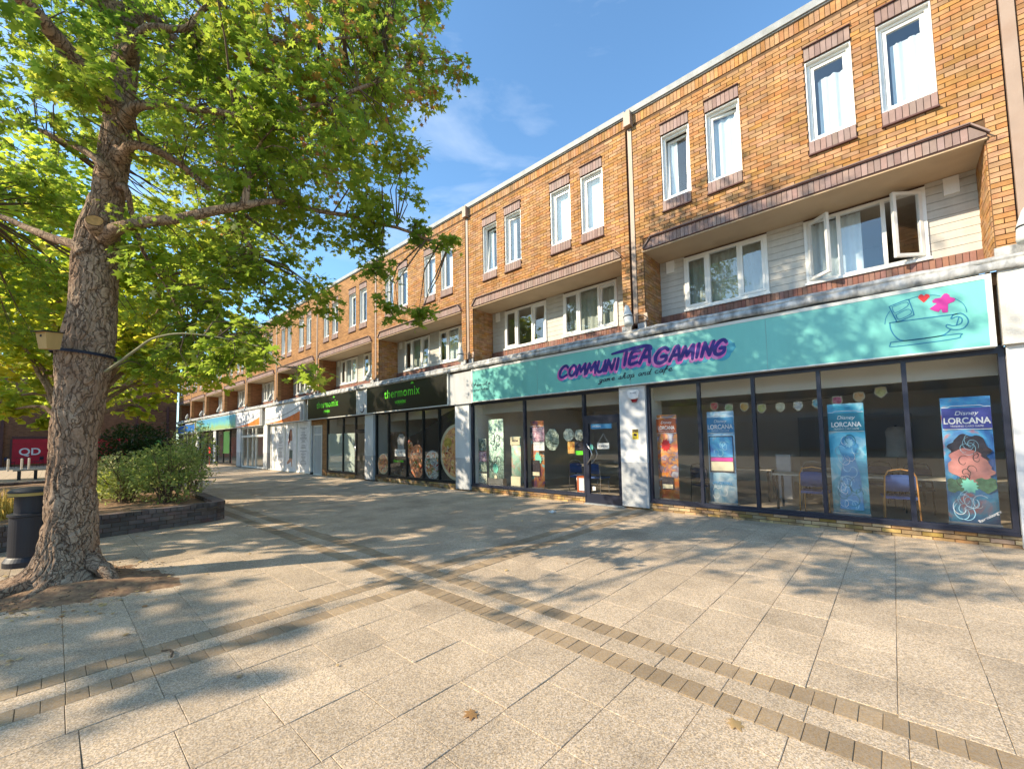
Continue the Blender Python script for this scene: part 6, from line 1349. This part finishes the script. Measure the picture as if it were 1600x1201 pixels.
# shrubs in the planter
def shrub(name, label, cx, cy, z0, rx, ry, h_, n, size, mat, kind='oval', stems=10, seed=0, hollow=.5, low=.0):
    rg = np.random.default_rng(seed); T = thing(name, label, 'shrub', (cx, cy, z0), 'shrubs in the brick planter')
    b = MB(); tips = []
    for i in range(stems):
        a = rg.uniform(0, 2*math.pi); q = rg.uniform(.2, 1); e_ = np.array([cx+rx*q*math.cos(a), cy+ry*q*math.sin(a), z0+h_*rg.uniform(.5, 1)])
        s = np.array([cx+.1*rg.normal(), cy+.1*rg.normal(), z0-.05]); m_ = (s+e_)/2+np.array([0, 0, h_*.12])+rg.normal(size=3)*.05
        b.tube([s, m_, e_], [.012, .008, .003], 5, cap=False); tips.append(e_)
    obj('stems', b.mesh('stems', 'twig', True), T)
    C = []; 
    while len(C) < n:
        u = rg.normal(size=3); u /= np.linalg.norm(u); q = rg.random()**hollow
        p = np.array([cx+rx*u[0]*q, cy+ry*u[1]*q, z0+h_*.5+h_*.52*u[2]*q])
        p *= 1; k_ = 1+.25*nz3(p, 2.2)
        p = np.array([cx, cy, z0+h_*.5])+(p-np.array([cx, cy, z0+h_*.5]))*k_
        if nz3(p, 3.2) < -.12+low*(p[2] < z0+h_*.35) or p[2] < z0: continue
        C.append(p)
    C = np.array(C); N = rg.normal(size=(n, 3))*.8+np.array([0, 0, .8]); leaves('foliage', C, N, size, kind, mat, T)
shrub('evergreen_shrub', 'dark glossy evergreen shrub behind the loose green shrub', -18.2, 1.9, .3, 1.7, 1.2, 2.0, 9000, .10, 'leaf_dark', seed=1)
shrub('loose_shrub', 'loose leafy shrub with arching stems at the planter corner', -12.1, 1.75, .3, 1.25, .8, 1.35, 4600, .07, 'leaf_shrub', stems=34, seed=2, hollow=.6, low=.25)
shrub('loose_shrub', 'sprawling shrub leaning left behind the trunk in the planter', -13.3, 1.2, .3, 1.3, .9, 1.15, 4600, .07, 'leaf_shrub', stems=24, seed=4, hollow=.55)
shrub('tall_wispy_shrub', 'tall wispy shrub whose tips reach over the blue green sign', -13.6, 2.5, .3, 1.0, .6, 1.95, 2600, .07, 'leaf_shrub', stems=26, seed=5, hollow=.7, low=.2)
shrub('lime_shrub', 'low lime green shrub beside the loose green shrub', -14.6, .9, .3, .9, .7, .75, 4200, .05, 'leaf_lime', stems=10, seed=3)
gt = thing('ornamental_grass', 'golden clump of grass behind the black bin', 'grass clump', (-12.6, -.5, .3)); rg = np.random.default_rng(4)
C = np.stack([rg.normal(-12.6, .3, 1800), rg.normal(-.62, .28, 1800), np.full(1800, .28)], 1); Dg = np.stack([rg.normal(0, .45, 1800), rg.normal(0, .45, 1800), np.full(1800, 1.)], 1)
leaves('blades', C, rg.normal(size=(1800, 3)), .42, 'blade', 'leaf_gold', gt, D=Dg)

# ------------------------------------------------------------------ litter bin
BX, BY = -8.92, -.17
Bn = thing('litter_bin', 'round black litter bin with domed lid and gold band', 'bin', (BX, BY, 0))
def lt(nm, prof, mat_, par=Bn, seg=40): return obj(nm, MB().lathe(prof, (BX, BY, 0), seg).mesh(nm, mat_, False), par)
lt('base', [(.001, .0), (.245, .0), (.245, .07), (.22, .115), (.205, .13)], 'bin'); lt('body', [(.205, .13), (.205, .66), (.225, .67), (.225, .70), (.21, .705), (.16, .705)], 'bin')
lt('neck', [(.165, .705), (.165, .93)], 'bin'); lt('gold_band', [(.226, .945), (.226, .985)], 'bingold'); lt('lid', [(.165, .93), (.225, .935), (.225, .9445), (.2249, .9855), (.23, .99), (.23, 1.005), (.2, 1.03), (.14, 1.05), (.06, 1.06), (.001, 1.062)], 'bin')
# bench, cycle posts and cafe table far across the square
bn = thing('bench', 'grey timber bench standing far across the square', 'bench', (-32.5, .1, 0))
obj('seat', MB().box(-32.9, -32.4, -1.3, 1.4, .44, .5).mesh('seat', 'wood'), bn)
for y_ in (-1.1, -.55, .4, 1.1): obj('leg', MB().box(-32.8, -32.5, y_-.06, y_+.06, 0, .44).mesh('leg', 'bin'), bn)
for i, (x, y) in enumerate(((-45.5, -2.05), (-46.0, -1.45), (-47.5, -1.15))):
    tag(obj('cycle_post', MB().lathe([(.06, 0), (.06, .8), (.045, .84), (.001, .85)], (x, y, 0), 12).mesh('cycle_post', 'post')), ['pale post nearest the left photo edge before red shutter', 'middle pale post before the red shutter', 'pale post nearest the trunk before red shutter'][i], 'bollard', 'pale posts before the red shutter')
ct = thing('street_table', 'black round street table standing before the red shutter', 'table', (-53, -1.6, 0)); obj('table_top', MB().lathe([(.001, .74), (.45, .74), (.45, .77), (.001, .77)], (-53, -1.6, 0), 20).mesh('table_top', 'black'), ct); obj('stem', MB().lathe([(.3, 0), (.3, .03), (.04, .05), (.04, .74)], (-53, -1.6, 0), 14).mesh('stem', 'black'), ct)
for i, (x, y, r_) in enumerate(((-52.6, -2.3, .5), (-53.1, -.8, 2.6))): chair(x, y, r_, 'chair_dark', 'black', ['dark street chair left of the black street table', 'dark street chair right of the black street table'][i], 0)

# ------------------------------------------------------------------ fallen leaves and litter
rg = np.random.default_rng(23); db = MB()
for i in range(420):
    a = rg.uniform(0, 6.28); q = rg.uniform(.35, 1.15); x, y = TRX+q*math.cos(a), TRY+q*math.sin(a)-.1; d = rg.normal(size=2)*.022; z = .02+.03*max(0, 1-q)
    db.tube([(x, y, z), (x+d[0], y+d[1], z+abs(rg.normal())*.006)], float(rg.uniform(.002, .005)), 4)
dbo = obj('bark_chips', db.mesh('bark_chips', 'twig')); dbo['kind'] = 'stuff'; dbo['label'] = 'bark chips and twigs strewn on the soil round the trunk'
rg = np.random.default_rng(11); n = 260
lx = np.concatenate([rg.uniform(-11, -3, 60), rg.normal(-6.6, .8, 200)]); ly = np.concatenate([rg.uniform(-.5, 8, 60), rg.normal(-.1, .6, 200)])
C = np.stack([lx, ly, np.full(n, .012)], 1); leaves('leaf_litter', C, rg.normal(size=(n, 3))*.2+np.array([0, 0, 1]), .035, 'star', 'litter')
lo_ = bpy.data.objects['leaf_litter']; lo_['kind'] = 'stuff'; lo_['label'] = 'scatter of small dry leaves and chips on the paving'
for i, (p, s_, lab) in enumerate((((-.74, 2.59, .012), .13, 'pale fallen maple leaf lying on the brown block band'), ((-1.9, 1.7, .012), .08, 'small curled maple leaf on the slabs at the bottom'), ((-5.7, .35, .012), .09, 'pale maple leaf on the shaded slabs near the trunk'))):
    tag(leaves('fallen_leaf', np.array([p]), np.array([[.1, .05, 1.]]), s_, 'maple', 'litter'), lab, 'leaf')
pp = MB(); rgp = random.Random(5)
for i in range(9):
    for j in range(9): pp.v.append((-5.45+(i-4)*.018+rgp.gauss(0, .004), 7.2+(j-4)*.014, .015+abs(rgp.gauss(0, .022))))
for i in range(8):
    for j in range(8): b = i*9+j; pp.f.append((b, b+9, b+10, b+1)); pp.mi.append(0)
tag(obj('crumpled_paper', pp.mesh('crumpled_paper', 'paper')), 'crumpled white paper lying on the paving before the teal shop', 'litter')
tw = MB().tube([(-4.28, .62, .012), (-4.24, .66, .018), (-4.17, .67, .02), (-4.10, .65, .014)], .008, 6)
tag(obj('twig', tw.mesh('twig', 'twig')), 'short brown twig on the slabs at the lower left', 'twig')

# ------------------------------------------------------------------ lettering as plain meshes
dg = bpy.context.evaluated_depsgraph_get()
for o in [o for o in S.objects if o.type == 'FONT']:
    me = bpy.data.meshes.new_from_object(o.evaluated_get(dg)); me.name = 'lettering'
    q = bpy.data.objects.new('lettering', me); COL.objects.link(q)
    q.parent = o.parent; q.matrix_parent_inverse = o.matrix_parent_inverse.copy(); q.location = o.location; q.rotation_euler = o.rotation_euler; q.scale = o.scale
    bpy.data.objects.remove(o)
